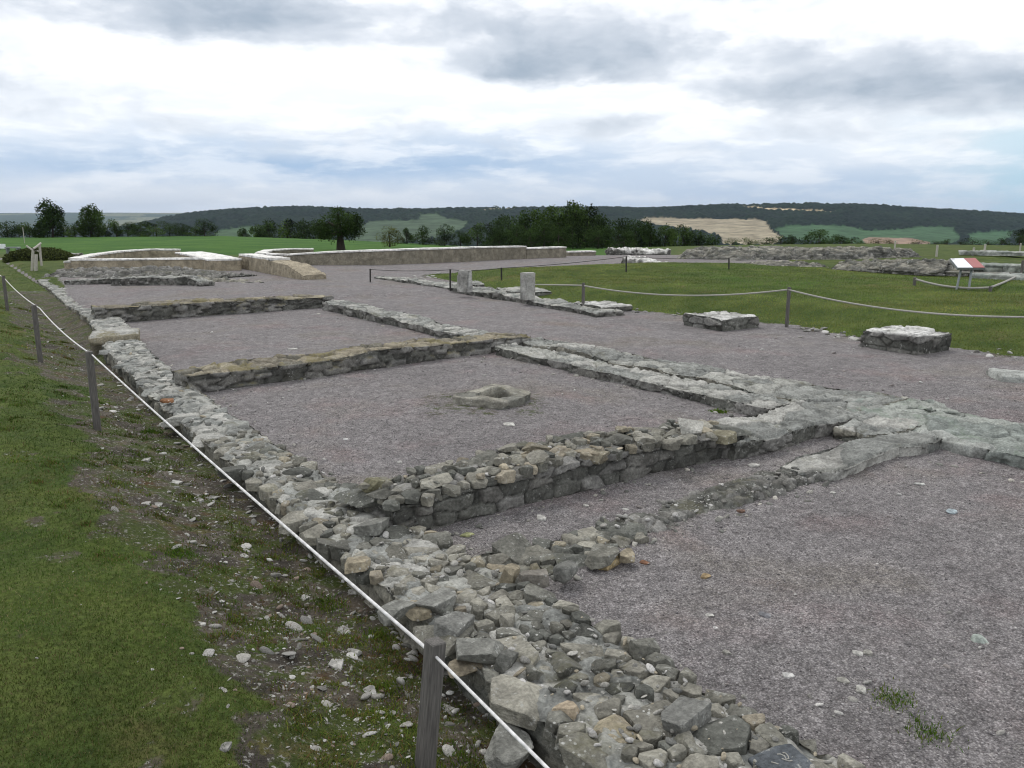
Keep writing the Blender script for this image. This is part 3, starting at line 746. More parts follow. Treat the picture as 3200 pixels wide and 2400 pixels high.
# rubble bank in front of it
def heap(name, label, pts, seed, mat='far', palette='dark', top=None, cat='rubble bank', **kw):
    p = [(*at(u, v, zb)[:2], w, zt, zb - .15) for u, v, zb, w, zt in pts]
    k = dict(step=.05, cell=(.22, .22, .13), joint=.05, cellamp=.06, rough=.035, jw=.25, wob=.2, zwob=.06, prof_pow=2.2, rounded=0); k.update(kw)
    return wall(name, label, p, mat=mat, cat=cat, seed=seed, palette=palette, top=top, **k)
heap('rubble_bank', 'dark rubble bank sloping down in front of the D-shaped enclosure', [(215, 862, .12, 2.6, .34), (330, 864, .12, 3.2, .40), (480, 864, .12, 3.4, .42), (620, 866, .12, 3.2, .34), (730, 872, .12, 2.6, .24)], 121)
heap('rubble_bank', 'flat spread of grey rubble fading into the gravel left of the tan wall', [(640, 880, .12, 1.8, .26), (740, 884, .12, 1.4, .2), (830, 889, .12, .8, .16)], 122, palette='grey')
wall('ruined_wall', 'shorter left piece of thin pale-rimmed dark wall edge before the rubble bank', bpath([(205, 890, .17, .3, .33), (360, 886, .17, .3, .36)]), mat='far', step=.035, seed=123, palette='dark', top='pale', cell=(.2, .2, .1), joint=.05, zwob=.03)
wall('ruined_wall', 'longer right piece of thin pale-rimmed dark wall edge before the rubble bank', bpath([(350, 892, .17, .3, .38), (480, 890, .17, .35, .43), (600, 890, .17, .4, .44), (650, 894, .17, .5, .3)]), mat='far', step=.035, seed=124, palette='dark', top='pale', cell=(.2, .2, .1), joint=.05, zwob=.03)
# right-hand back ruins
heap('ruined_wall', 'low dark wall stub with a broken white top behind the lawn by an iron stake', [(1960, 828, .12, 1.0, .50), (2020, 832, .12, 1.1, .46), (2080, 838, .12, .9, .28)], 131, cat='ruined wall', top='white', prof_pow=5)
heap('rubble_bank', 'scatter of dark rubble heaped against the back edge of the lawn', [(2060, 846, .12, 1.2, .30), (2140, 847, .12, 1.4, .28), (2200, 846, .12, .9, .2)], 132)
heap('rubble_bank', 'long grey rubble bank across the right background, its crest lined with pale stones', [(2155, 808, .12, 2.6, .66), (2290, 812, .12, 3.2, .74), (2450, 808, .15, 3.0, .72), (2600, 806, .2, 2.4, .70), (2740, 802, .2, 1.6, .68), (2835, 800, .2, 1.2, .6)], 133, palette='dark', top='grey', prof_pow=3.5, step=.045, cell=(.34, .34, .09), joint=.05, cellamp=.045, zwob=.08, batter=.5, wob=.2, zj=.3)
heap('rubble_bank', 'nearer rubble bank of mossy broken stone left of the information panel', [(2640, 836, .15, 1.8, .42), (2740, 838, .2, 2.2, .52), (2860, 842, .25, 2.4, .6), (2980, 846, .25, 2.2, .58), (3040, 850, .25, 1.4, .46)], 134, palette='dark', top='grey', step=.045, cell=(.28, .28, .1), joint=.05, zj=.3, cellamp=.045, prof_pow=3)
heap('rubble_bank', 'thin spread of grey rubble along the back lawn edge under the long bank', [(2240, 836, .12, 1.6, .26), (2400, 834, .12, 2.4, .3), (2560, 832, .15, 2.0, .3)], 135, palette='grey')
heap('ruined_wall', 'faint low rubble line with a pale top left of the long right-hand bank', [(1905, 790, .15, 1.0, .42), (1985, 788, .15, 1.2, .44), (2090, 790, .15, 1.0, .3)], 136, cat='ruined wall', top='white')
for i, (pts, lab) in enumerate([
    ([(3010, 838, .25, 1.6, .40), (3120, 838, .25, 1.8, .42), (3260, 842, .25, 1.6, .42)], 'flat pale footing slab behind the information panel, the farther one'),
    ([(3040, 866, .3, 1.3, .42), (3130, 870, .3, 1.4, .43), (3260, 874, .3, 1.3, .42)], 'flat pale footing slab behind the information panel, the nearer one'),
    ([(3000, 790, .3, 1.0, .40), (3110, 792, .3, 1.0, .42), (3260, 794, .3, 1.0, .42)], 'far grey footing slab beside the pale marker posts at the right edge')]):
    wall('stone_footing', lab, bpath(pts), mat='green', cat='stone footing', step=.06, cell=(.8, .8, .3), joint=.05, palette='green', seed=140 + i, wob=.15, zwob=.04)
wall('stone_slab', 'flat pale greenish slab sunk in the gravel at the right picture edge', [(*at(3105, 1172, .12)[:2], .5, .17, .0), (*at(3300, 1178, .12)[:2], .55, .17, .0)], mat='green', cat='stone slab', step=.03, palette='green', seed=150, cell=(.8, .8, .4))
wall('stone_footing', 'broken grey footing in the grass left of the D-shaped enclosure', bpath([(195, 800, .2, 1.2, .34), (245, 800, .2, 1.1, .32)]), mat='far', cat='stone footing', step=.05, palette='grey', top='pale', seed=151)

# ------------------------------------------------------------------ posts and ropes
def box_mb(mb, c, s, R=np.eye(3), bev=.12, tint=(1, 1, 1), nz=1):
    """Box with chamfered arrises; c = centre of base."""
    x, y, z = s[0] / 2, s[1] / 2, s[2]; b = min(x, y) * bev
    ring = [(-x + b, -y), (x - b, -y), (x, -y + b), (x, y - b), (x - b, y), (-x + b, y), (-x, y - b), (-x, -y + b)]
    lv = [(0, 1)] + [(z * k / nz - (b if k == nz else 0), 1) for k in range(1, nz + 1)] + [(z, 1 - bev)]
    V = [(px * k, py * k, h) for h, k in lv for px, py in ring]
    n = len(lv); Fq = [(i * 8 + j, i * 8 + (j + 1) % 8, (i + 1) * 8 + (j + 1) % 8, (i + 1) * 8 + j) for i in range(n - 1) for j in range(8)]
    V = np.array(V) @ R.T + np.asarray(c)
    t0 = len(V); V = np.concatenate([V, [V[:8].mean(0), V[-8:].mean(0)]])
    mb.add(V, np.array(Fq), tint)
    mb.F.append(np.array([(t0, (j + 1) % 8, j) for j in range(8)] + [(t0 + 1, (n - 1) * 8 + j, (n - 1) * 8 + (j + 1) % 8) for j in range(8)]) + mb.n - len(V))
    return mb

def tube(mb, pts, r, sides=8, tint=(1, 1, 1), taper=None):
    P = np.array(pts, float); n = len(P)
    t = np.gradient(P, axis=0); t /= np.linalg.norm(t, axis=1)[:, None] + 1e-12
    up = np.where(np.abs(t[:, 2:3]) > .9, np.array([[1., 0, 0]]), np.array([[0, 0, 1.]]))
    a = np.cross(t, up); a /= np.linalg.norm(a, axis=1)[:, None]; b = np.cross(t, a)
    R = np.full(n, r) if taper is None else np.linspace(r, r * taper, n)
    th = np.linspace(0, 2 * pi, sides, endpoint=False)
    V = (P[:, None] + R[:, None, None] * (np.cos(th)[None, :, None] * a[:, None] + np.sin(th)[None, :, None] * b[:, None])).reshape(-1, 3)
    i = np.arange(n * sides).reshape(n, sides); j = np.roll(i, -1, 1)
    mb.add(V, np.stack([i[:-1], j[:-1], j[1:], i[1:]], -1).reshape(-1, 4), tint); return mb

def sag(a, b, s, n=24):
    t = np.linspace(0, 1, n)[:, None]; P = np.array(a) * (1 - t) + np.array(b) * t
    P[:, 2] -= (4 * s * t * (1 - t))[:, 0]; return P

def wooden_post(label, base, h, w, rz=0., tilt=(0, 0), cat='rope post', group='wooden rope posts', mat='wood', hole=None):
    root = bpy.data.objects.new('rope_post', box_mb(MB(), (0, 0, 0), (w, w, h), bev=.14, nz=6).build('x', M[mat], smooth=False).data)
    bpy.data.objects.remove(bpy.data.objects['x']); C.objects.link(root)
    root.location = base; root.rotation_euler = (tilt[0], tilt[1], rz)
    return tag(root, label, cat, group)

# near post: top seen at (1362, 2003); leaning
GL = 'grey timber posts carrying the white rope on the left'
ptop = atd(1362, 2003, 2.9); pb = atd(1296, 2560, 2.9 * 1.0); pb[:2] = atd(1318, 2480, 2.86)[:2]
zb = float(Hgt(pb[0], pb[1])[0]) - .15
lean = (ptop[:2] - pb[:2])
Lp = ptop[2] - zb
wooden_post('square grey timber post leaning at the bottom of the picture, nearest on the white rope', (pb[0], pb[1], zb), math.hypot(Lp, *lean), .066, 0.04,
            (-math.atan2(lean[1], Lp), math.atan2(lean[0], Lp)), group=GL)
left_posts = [((285, 1098), (305, 1345), 'square grey timber post on the white rope beside the mossy ditch, second from the camera'),
              ((122, 953), (127, 1132), 'darker timber post on the white rope, third from the camera'),
              ((14, 862), (24, 972), 'timber post on the white rope at the left picture edge')]
knots = [atd(1362, 2052, 2.87)]
for (ut, vt), (ub, vb), lab in left_posts:
    b = onto(ub, vb); f = b[0] * sA + b[1] * cA; t = atd(ut, vt, f)
    wooden_post(lab, (b[0], b[1], b[2] - .1), t[2] - b[2] + .1, .066, .02, group=GL)
    k = atd(ut + 2, vt + 10, f); knots.append(k)
rp = []
pre = atd(1730, 2420, 2.25)
mb = MB()
tube(mb, sag(pre + (pre - knots[0]) * .6, knots[0], .0, 12), .0062)
ends = knots + [atd(-60, 800, 24)]
for a, b, s in zip(ends[:-1], ends[1:], (.02, .05, .05, .05)): tube(mb, sag(a, b, s, 40), .0075)
tag(mb.build('rope', M['rope']), 'white rope strung through the grey timber posts along the ditch', 'rope')

GR = 'timber posts carrying the rope across the right lawn'
kr = [atd(1668, 889, 21.4)]
for (ut, vt), (ub, vb), lab in [((1821, 884), (1822, 968), 'slim grey rope post on the lawn edge behind the flat pedestal base'), ((2463, 897), (2458, 1022), 'pale-topped grey rope post between the two thicker pedestal bases')]:
    b = onto(ub, vb); f = b[0] * sA + b[1] * cA; t = atd(ut, vt, f)
    wooden_post(lab, (b[0], b[1], b[2] - .15), t[2] - b[2] + .15, .058, .3, group=GR); kr.append(atd(ut, vt + 8, f))
kr.append(atd(3300, 990, 12.0))
mb = MB()
for a, b, s in zip(kr[:-1], kr[1:], (.0, .17, .16)): tube(mb, sag(a, b, s, 40), .016)
tag(mb.build('rope', M['ropegrey']), 'grey sagging rope running across the right lawn from the smooth pillar stump', 'rope')

irons = [((1157, 842), (1157, 882), 'thin rusty iron stake standing alone in the gravel right of the tan wall'), ((1407, 843), (1407, 908), 'thin iron stake just left of the pitted pillar stump'),
         ((1567, 838), (1567, 876), 'thin iron stake between the two pillar stumps'), ((1957, 802), (1957, 850), 'thin iron stake at the back lawn edge beside the dark wall stub'), ((2278, 808), (2278, 842), 'thin iron stake at the back lawn edge, farthest right')]
tops = []
for (ut, vt), (ub, vb), lab in irons:
    b = onto(ub, vb); f = b[0] * sA + b[1] * cA; t = atd(ut, vt, f); tops.append(t)
    mb = MB(); tube(mb, [b + (0, 0, -.1), b * .5 + t * .5, t], .026, 8)
    stone(mb, t, (.03, .03, .02), sub=1, tint=(1, 1, 1)); tag(mb.build('iron_stake', M['iron']), lab, 'iron stake', 'thin iron stakes')
mb = MB()
for a, b in zip(tops[:-1], tops[1:]): tube(mb, sag(a, b, .04, 16), .009, 5)
tag(mb.build('wire', M['iron']), 'thin dark wire strung between the iron stakes behind the pillar stumps', 'wire')

# ------------------------------------------------------------------ information panel
def info_panel():
    b0, b1 = onto(2988, 905), onto(3027, 907)
    f = b0[0] * sA + b0[1] * cA
    P = lambda u, v, df=0: atd(u, v, f + df)
    tl, tr, br, bl = P(2968, 808, .62), P(3048, 806, .62), P(3080, 838, 0), P(2992, 838, 0)
    ctr = (tl + tr + br + bl) / 4
    root = empty('information_panel', 'tilted white and dull red information panel on two steel legs', 'information panel', loc=tuple(b0))
    def sheet(name, a, b, c, d, th, mat):
        n = np.cross(b - a, d - a); n /= np.linalg.norm(n); 
        if n[2] < 0: n = -n
        V = np.array([a, b, c, d, a - n * th, b - n * th, c - n * th, d - n * th]) - b0
        Fq = np.array([(0, 3, 2, 1), (4, 5, 6, 7), (0, 1, 5, 4), (1, 2, 6, 5), (2, 3, 7, 6), (3, 0, 4, 7)])
        mb = MB(); mb.add(V, Fq, (1, 1, 1)); return mb.build(name, mat, root, smooth=False), n
    fr, n = sheet('backing_board', tl, tr, br, bl, .05, M['metal'])
    L = lambda a, b, t: a * (1 - t) + b * t
    up = n * .012
    s0, s1 = .53, .50
    m_ = lambda t, s: L(L(tl, tr, t), L(bl, br, t), s) + up
    sheet('white_print', m_(.02, .03), m_(.52, .03), m_(.56, .97), m_(.02, .97), .008, M['panelw'])
    sheet('red_print', m_(.53, .03), m_(.98, .03), m_(.98, .97), m_(.57, .97), .008, M['panelr'])
    mb = MB()
    up2 = n * .016
    for k in range(3):                       # small emblem in the top left corner
        t0 = .05 + .035 * k
        a = m_(t0, .08) + up2 * .4; mb.add(np.array([a, m_(t0 + .022, .07) + up2 * .4, m_(t0 + .026, .14) + up2 * .4, m_(t0 + .006, .15) + up2 * .4]) - b0, np.array([(0, 3, 2, 1)]), (1, 1, 1))
    mb.build('emblem', M['ink'], root, smooth=False)
    for bb, uu in ((b0, .25), (b1, .62)):
        t = m_(uu, .72) - up * 4
        mb = MB(); tube(mb, np.array([bb + (0, 0, -.1), L(bb, t, .5), t]) - b0, .03, 8); mb.build('leg', M['metal'], root)
info_panel()

# low rope barrier round the panel
kk = []
for (u, v, hgt), lab in [((2857, 892, .22), 'short timber peg at the left end of the low rope by the information panel'), ((3094, 912, .14), 'short timber peg at the rope corner right of the information panel'), ((3188, 885, .75), 'dark timber post at the right picture edge holding the low rope')]:
    b = onto(u, v); wooden_post(lab, (b[0], b[1], b[2] - .1), hgt + .1, .07, .2, group='pegs of the low rope barrier'); kk.append(b + (0, 0, min(hgt, .4) * .8))
mb = MB(); tube(mb, sag(kk[0], kk[1], .1, 20), .03, 6); tube(mb, sag(kk[1], kk[2], .03, 12), .03, 6); tube(mb, sag(kk[2], onto(2880, 858) + (0, 0, .12), .0, 20), .022, 6)
tag(mb.build('rope', M['ropegrey']), 'thick low rope barrier around the foot of the information panel', 'rope')
# pale marker posts on the far right
for (u, vt, vb), lab in [((2795, 752, 786), 'pale marker post standing behind the end of the long rubble bank'), ((2926, 766, 802), 'thin greyish marker post alone in the far grass'), ((3041, 774, 800), 'short pale marker post left of the tall white one'), ((3075, 763, 800), 'tall white marker post by the far footing'), ((3187, 760, 785), 'pale marker post nearest the right picture edge')]:
    b = onto(u, vb); f = b[0] * sA + b[1] * cA; t = atd(u, vt, f)
    o = wooden_post(lab, (b[0], b[1], b[2] - .05), t[2] - b[2] + .05, .1, .3, cat='marker post', group='pale marker posts', mat='woodpale'); o.name = 'marker_post'

# bench, hurdle, notice and hedge mound at the far left
def bench():
    b = onto(43, 797); root = empty('stone_bench', 'small grey bench in front of the dark hedge mound', 'bench', loc=tuple(b)); root.rotation_euler[2] = -YAW
    box_mb(MB(), (0, 0, .38), (.78, .3, .07)).build('seat', M['metal'], root, smooth=False)
    for s in (-.3, .3): box_mb(MB(), (s, 0, -.02), (.07, .26, .4)).build('leg', M['metal'], root, smooth=False)
bench()
def hurdle():
    b = onto(112, 845); f = b[0] * sA + b[1] * cA
    root = empty('wooden_hurdle', 'rough pole hurdle of crossed grey branches behind the left rope posts', 'hurdle', loc=tuple(b))
    def pole(nm, pts, r): tube(MB(), [atd(u, v, f + d) - b for u, v, d in pts], r, 7).build(nm, M['woodpale'], root)
    pole('post', [(100, 850, 0), (101, 815, 0), (103, 782, 0)], .05); pole('post', [(130, 830, .5), (126, 795, .5), (124, 765, .5)], .045); pole('post', [(112, 860, -.3), (112, 825, -.3), (113, 795, -.3)], .06)
    pole('pole', [(103, 778, 0), (115, 770, .2), (127, 760, .5)], .04); pole('pole', [(82, 768, 0), (92, 775, 0), (103, 782, 0)], .035); pole('brace', [(122, 786, .5), (113, 783, .2)], .03)
hurdle()
b = onto(8, 781)
root = empty('notice_board', 'small white notice board at the left picture edge', 'notice board', loc=tuple(b)); root.rotation_euler[2] = -YAW
box_mb(MB(), (0, 0, .1), (.5, .05, .34), bev=.3).build('board', M['panelw'], root, smooth=False)
for s in (-.18, .18): box_mb(MB(), (s, .03, -.1), (.05, .05, .4)).build('leg', M['wood'], root, smooth=False)
b = onto(77, 760); o = wooden_post('tall thin pole rising above the dark hedge mound', (b[0], b[1], b[2]), 1.7, .07, cat='pole', group=None, mat='woodpale'); o.name = 'pole'
b = onto(92, 806); mbx = MB()
for k in range(5): stone(mbx, b + (k * .16 - .35, -.1 * (k % 2), .08 + .12 * (k % 2)), (.16, .14, .12), k, sub=2, tint=pal('pale', rng.random()))
tag(mbx.build('stone_heap', M['far']), 'little heap of pale stones at the foot of the dark hedge mound', 'stone heap')

# ------------------------------------------------------------------ trees and bushes
def leaves(mb, P, size, col, g, nrm=None):
    n = len(P)
    a = g.normal(0, 1, (n, 3)); a /= np.linalg.norm(a, axis=1)[:, None]
    b = np.cross(a, g.normal(0, 1, (n, 3))); b /= np.linalg.norm(b, axis=1)[:, None]
    s = size * g.uniform(.6, 1.4, (n, 1))
    V = np.stack([P - a * s, P + b * s * .55, P + a * s, P - b * s * .55], 1).reshape(-1, 3)
    t = np.repeat(col, 4, 0)
    mb.add(V, np.arange(n * 4).reshape(n, 4), t)

def tree(name, label, u, vb, vt, wpx, f, seed, col=(.03, .045, .015), group=None, trunk=.22, n=2600, lobes=12, leafk=1., cat='tree', gap=0., topy=1.0, trunkw=1., sink=0., low=None):
    g = np.random.default_rng(seed)
    p = atd(u, vb, f); gz = float(Hgt(p[0], p[1])[0]); 
    base = np.array((p[0], p[1], min(p[2], gz + .05) if sink == 0 else p[2] - sink)); Ht = atd(u, vt, f)[2] - base[2]; W = wpx / F * f
    if trunk <= .085 and f < 1000: Ht *= 1.1
    root = empty(name, label, cat, group, tuple(base))
    th = Ht * trunk; mb = MB(); r0 = (.035 * Ht + .03) * trunkw
    tip = np.array((g.normal(0, .03) * Ht, g.normal(0, .03) * Ht, Ht * .72))
    tube(mb, [np.array((0, 0, -.3)), np.array((0, 0, th * .5)), tip * .45 + (0, 0, 0), tip], r0, 8, taper=.25)
    cz = th + (Ht - th) * .5
    ctr = []
    for k in range(lobes):
        for _ in range(30):
            d = g.normal(0, 1, 3); d /= np.linalg.norm(d); rr = g.uniform(.25, .78) ** .7
            q = d * rr
            if q[2] > -.75: break
        rad = g.uniform(.26, .44) * (1 - .25 * abs(q[2]))
        if trunk <= .085 if low is None else low:                      # crown right down to the ground
            hz = ((k + .5) / lobes) ** 1.15; a_ = g.uniform(0, 2 * pi); rr = math.sqrt(max(.05, 1 - (hz * .97) ** 2)) * .8 * math.sqrt(g.uniform(.1, 1))
            ctr.append((np.array((cos(a_) * rr * W * .5, sin(a_) * rr * W * .5, Ht * (.1 + .70 * hz))), g.uniform(.30, .46)))
        else: ctr.append((np.array((q[0] * W * .5, q[1] * W * .5, cz + q[2] * (Ht - th) * .5 * topy)), rad))
        if k < 7:
            s = tip * g.uniform(.3, .9); tube(mb, [s, (s + ctr[-1][0]) / 2 + (0, 0, -.04 * Ht), ctr[-1][0]], r0 * .4, 5, taper=.3)
    mb.build('trunk', M['bark'], root)
    mb = MB(); R = np.array((W * .5, W * .5, (Ht - th) * .5))
    per = n // lobes
    for c, rad in ctr:
        d = g.normal(0, 1, (per, 3)); d /= np.linalg.norm(d, axis=1)[:, None]
        rr = rad * g.uniform(.35, 1.05, (per, 1)) ** .6
        P = c + d * rr * R * 1.05
        P += g.normal(0, .018, (per, 3)) * Ht
        if gap: P = P[fbm(P / Ht, 7, 2, seed) > -gap]
        k = len(P)
        cl = np.array(col) * g.uniform(.6, 1.45, (k, 1)) * (1 + .35 * g.normal()) 
        cl = cl * (1 + .25 * fbm(P / Ht, 5, 2, seed + 3))[:, None]
        P[:, 2] = np.abs(P[:, 2])
        leaves(mb, P, Ht * .022 * leafk, np.clip(cl, .004, .3), g)
    mb.build('crown', M['leaf'], root)
    return root
DK = (.029, .050, .013); MD = (.045, .074, .017); OL = (.072, .08, .018); GY = (.034, .056, .018)
GT = 'trees of the hedge line along the far left field'
tree('tree', 'tall open-crowned tree with sky showing through, left of the pair in the far hedge', 165, 738, 629, 104, 128, 201, DK, GT, n=5600, lobes=18, gap=.3, leafk=1.15, trunk=.08)
tree('tree', 'round-topped tree, right of the pair in the far hedge', 285, 736, 644, 88, 128, 202, MD, GT, n=5600, lobes=16, trunk=.08, gap=.45, leafk=1.15)
HB = 'dark bushes of the far left hedge'
for i, (u, vt, w) in enumerate([(-40, 700, 70), (25, 700, 60), (60, 712, 50), (92, 704, 44), (130, 705, 60), (200, 700, 60), (235, 708, 60), (270, 714, 60), (320, 706, 50), (365, 696, 46), (400, 702, 60), (440, 700, 64), (490, 700, 66), (530, 706, 60), (570, 708, 50), (610, 716, 50)]):
    tree('bush', 'dense dark bush in the hedge line at the far edge of the green field', u, 739 + (u < 150) * 1.5, vt - 9, w * 1.6, 129 + (i % 3), 210 + i, DK if i % 3 else MD, HB, trunk=.03, n=1700, lobes=8, leafk=1.5, cat='bush')
tree('tree', 'rounded dark tree at the right end of the far left hedge', 640, 737, 684, 84, 128, 230, DK, None, trunk=.08, n=2200, leafk=1.2)
GM = 'mid-green trees on the slope beyond the green field'
for i, (u, vb, vt, w) in enumerate([(800, 742, 704, 40), (845, 745, 686, 64), (900, 748, 684, 74), (950, 750, 688, 70), (1000, 752, 686, 70), (760, 742, 712, 34)]):
    tree('tree', 'mid-green tree in the row beyond the field, left of the lone tree', u, vb, vt, w * 1.35, 140, 240 + i, GY if i % 2 else MD, GM, trunk=.06, n=2200, leafk=1.3)
tree('tree', 'big dark lone tree with a short thick trunk standing in the green field', 1066, 790, 644, 144, 66, 250, DK, None, trunk=.10, n=9000, lobes=22, leafk=.8, trunkw=3.4)
tree('bush', 'olive-green rounded bush at the field edge right of the lone tree', 1218, 770, 708, 92, 96, 251, OL, None, trunk=.06, n=2600, leafk=1., cat='bush')
GR2 = 'trees in the row right of the olive bush'
for i, (u, vb, vt, w, c) in enumerate([(1272, 762, 712, 40, DK), (1322, 766, 707, 66, DK), (1390, 768, 703, 74, GY), (1440, 768, 722, 54, DK), (1492, 770, 697, 84, MD), (1545, 770, 690, 80, GY)]):
    tree('tree', 'dark tree in the row between the olive bush and the dense wood', u, vb, vt, w * 1.2, 126, 260 + i, c, GR2, trunk=.06, n=2000, leafk=1.2)
GW = 'trees of the dense dark wood'
lab = 'tree in the dense dark wood behind the white-topped wall'
for i, (u, vt, w, d, c) in enumerate([(1590, 672, 90, 124, GY), (1640, 662, 90, 128, DK), (1690, 652, 96, 126, MD), (1740, 642, 90, 122, MD), (1835, 648, 84, 120, MD), (1880, 670, 90, 118, DK), (1930, 684, 90, 116, DK), (1985, 690, 84, 112, DK), (2030, 690, 66, 110, DK), (2080, 704, 60, 110, MD), (2130, 703, 66, 108, MD), (2180, 722, 60, 106, GY), (2225, 735, 50, 104, GY), (1615, 700, 80, 112, DK), (1700, 690, 90, 112, DK), (1790, 690, 90, 110, DK), (1870, 705, 90, 108, DK), (1950, 710, 80, 106, DK), (1660, 716, 90, 108, DK), (1745, 712, 90, 107, DK), (1560, 716, 70, 112, DK)]):
    tree('tree', lab, u, 774, vt, w * 1.25, d, 280 + i, c, GW, trunk=.05, n=2600, lobes=14, leafk=1.15)
tree('tree', 'tallest tree of the dark wood, its top breaking the hill skyline', 1790, 774, 631, 110, 121, 279, MD, GW, trunk=.05, n=4200, lobes=18)
GB = 'bushes along the grass edge in the right background'
for i, (u, vb, vt, w, c) in enumerate([(2290, 762, 744, 50, MD), (2340, 762, 742, 56, MD), (2395, 762, 740, 60, DK), (2440, 761, 736, 60, DK), (2475, 760, 734, 40, DK), (2660, 758, 740, 60, MD), (2700, 762, 754, 50, DK), (2745, 765, 745, 54, OL), (2780, 764, 748, 44, OL), (2870, 766, 748, 60, DK), (2920, 766, 752, 50, DK), (2960, 766, 746, 44, GY), (3040, 764, 742, 60, GY), (3090, 764, 748, 50, DK), (3130, 766, 742, 50, DK), (3215, 766, 745, 60, DK), (3000, 766, 752, 50, DK)]):
    tree('bush', 'low bush along the far grass edge in the right background', u, vb, vt, w * 1.3, 86, 310 + i, c, GB, trunk=.03, n=1000, lobes=8, leafk=1.7, cat='bush')
tree('bush', 'broad dark thicket beyond the long rubble bank', 2560, 760, 717, 130, 88, 340, DK, None, trunk=.03, n=2600, lobes=14, leafk=1.4, cat='bush')
tree('bush', 'round dark thicket right of the broad one, beyond the rubble bank', 2625, 760, 732, 80, 88, 341, DK, None, trunk=.03, n=1400, lobes=10, leafk=1.6, cat='bush')
tree('tree', 'dark rounded tree at the right picture edge', 3185, 764, 715, 90, 84, 342, GY, None, trunk=.08, n=2600, lobes=12, leafk=1.2)
tree('tree', 'tiny lone tree on the hill skyline at the far right', 3147, 673, 663, 16, 2150, 343, DK, None, trunk=.1, n=500, lobes=6, leafk=3, sink=6)
for i, (u, vt, w) in enumerate([(1548, 640, 34), (1575, 643, 24), (1605, 641, 26)]):
    tree('tree', 'tree of the small clump on the hill skyline above the pale field strip', u, 656, vt, w, 2190, 345 + i, DK, 'clump of trees on the hill skyline', trunk=.05, n=600, lobes=8, leafk=2.6, sink=6)
# dark clipped mound
def mound():
    c = onto(125, 812); g = np.random.default_rng(5)
    n = 5200; d = g.normal(0, 1, (n, 3)); d[:, 2] = np.abs(d[:, 2]); d /= np.linalg.norm(d, axis=1)[:, None]
    P = d * (1.75, 1.2, .74) * g.uniform(.86, 1.03, (n, 1)) * (1 + .1 * fbm(d, 2, 3, 1))[:, None]
    P = P @ rotz(-YAW).T
    root = empty('hedge_mound', 'low dark green hedge mound at the left behind the pole hurdle', 'hedge', loc=tuple(c + (0, 0, -.12)))
    mb = MB(); leaves(mb, P, .05, np.array((.055, .068, .022)) * g.uniform(.6, 1.5, (n, 1)), g); mb.build('foliage', M['leaf'], root)
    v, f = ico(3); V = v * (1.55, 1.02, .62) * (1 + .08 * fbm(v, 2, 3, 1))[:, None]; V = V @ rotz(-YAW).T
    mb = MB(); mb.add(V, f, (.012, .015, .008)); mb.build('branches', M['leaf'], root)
mound()

# ------------------------------------------------------------------ loose stones
def lay(u, v, wpx, hpx, label, tint, dz=0., rz=None, tilt=(0, 0), flat=None, group=None, sub=4, zb=None, npl=7, p=60, rough=.03, deep=.8, name='loose_stone'):
    p0 = at(u, v + hpx / 2, zb) if zb is not None else onto(u, v + hpx / 2)
    f = p0[0] * sA + p0[1] * cA; dist = f * 1.12
    w = wpx / F * dist / 2 * .92; h = (flat if flat is not None else hpx / F * dist * .30) / 1
    mb = MB(); stone(mb, (0, 0, 0), (w, w * deep, h), rz if rz is not None else rng.uniform(0, 3), tilt, sub, tint, p, rough, npl)
    o = mb.build(name, M['rubble'], smooth=False); o.location = (p0[0], p0[1], p0[2] + h * (.3 if zb is not None else .6) + dz)
    # set the stone's middle under its pixel
    mid = atd(u, v, f); o.location[0], o.location[1] = mid[0], mid[1]
    return tag(o, label, 'stone', group)
GRY = (.15, .15, .135); GR3 = (.20, .20, .18); TAN = (.30, .262, .19); PALE = (.42, .41, .38); LT = (.30, .29, .26)
VZ = .11
lay(1583, 2022, 80, 118, 'pointed grey stone leaning upright against a wide block behind the near post', GRY, zb=VZ, rz=.4, tilt=(.25, .2), deep=.55, npl=5)
lay(1497, 2003, 150, 84, 'wide layered grey block with a tan upper edge right of the near post top', GR3, zb=VZ, rz=-.6, tilt=(.1, -.1), npl=4, deep=.6)
lay(1458, 2066, 120, 36, 'flat brownish stone tucked under the wide layered block by the near post', (.22, .19, .14), zb=VZ - .05, rz=-.5, deep=.7)
lay(1411, 1922, 122, 96, 'big pyramid-shaped grey stone on the long wall top behind the near post', (.19, .19, .175), zb=VZ, rz=.3, npl=4, deep=.8)
lay(1306, 1883, 88, 56, 'tan kidney-shaped stone with a fresh broken face on the long wall top', TAN, zb=VZ, flat=.03, rz=-.5, tilt=(.25, 0), deep=.75)
lay(1228, 1884, 104, 66, 'squared grey stone left of the tan kidney-shaped stone', GR3, zb=VZ, rz=.2)
lay(1378, 1852, 118, 74, 'large flat-topped grey stone behind the tan kidney-shaped stone', (.22, .22, .20), zb=VZ, rz=.5)
lay(1116, 1742, 84, 48, 'smooth tan stone in the outer edge of the long wall beside the white rope', TAN, zb=VZ, rz=-.3, deep=.8)
lay(1596, 1772, 66, 56, 'tan curled stone at the left end of the low branching stub wall', TAN, zb=.1, flat=.05, rz=.7, tilt=(.3, .1))
lay(1668, 1774, 96, 84, 'big brown-grey wedge stone in the low branching stub wall', (.20, .185, .16), zb=.1, rz=-.4, npl=4)
lay(1772, 1748, 96, 84, 'rounded grey boulder in the low branching stub wall', (.17, .17, .155), zb=.08, rz=.2, npl=14, p=9)
lay(1876, 1716, 110, 56, 'long grey stone beside the last tan stones of the low stub wall', (.17, .165, .14), zb=.06, rz=.1)
lay(1904, 1748, 84, 30, 'yellowish tan stone lying at the gravel edge of the low stub wall', (.38, .30, .17), zb=.02, flat=.03, rz=.2, deep=.5)
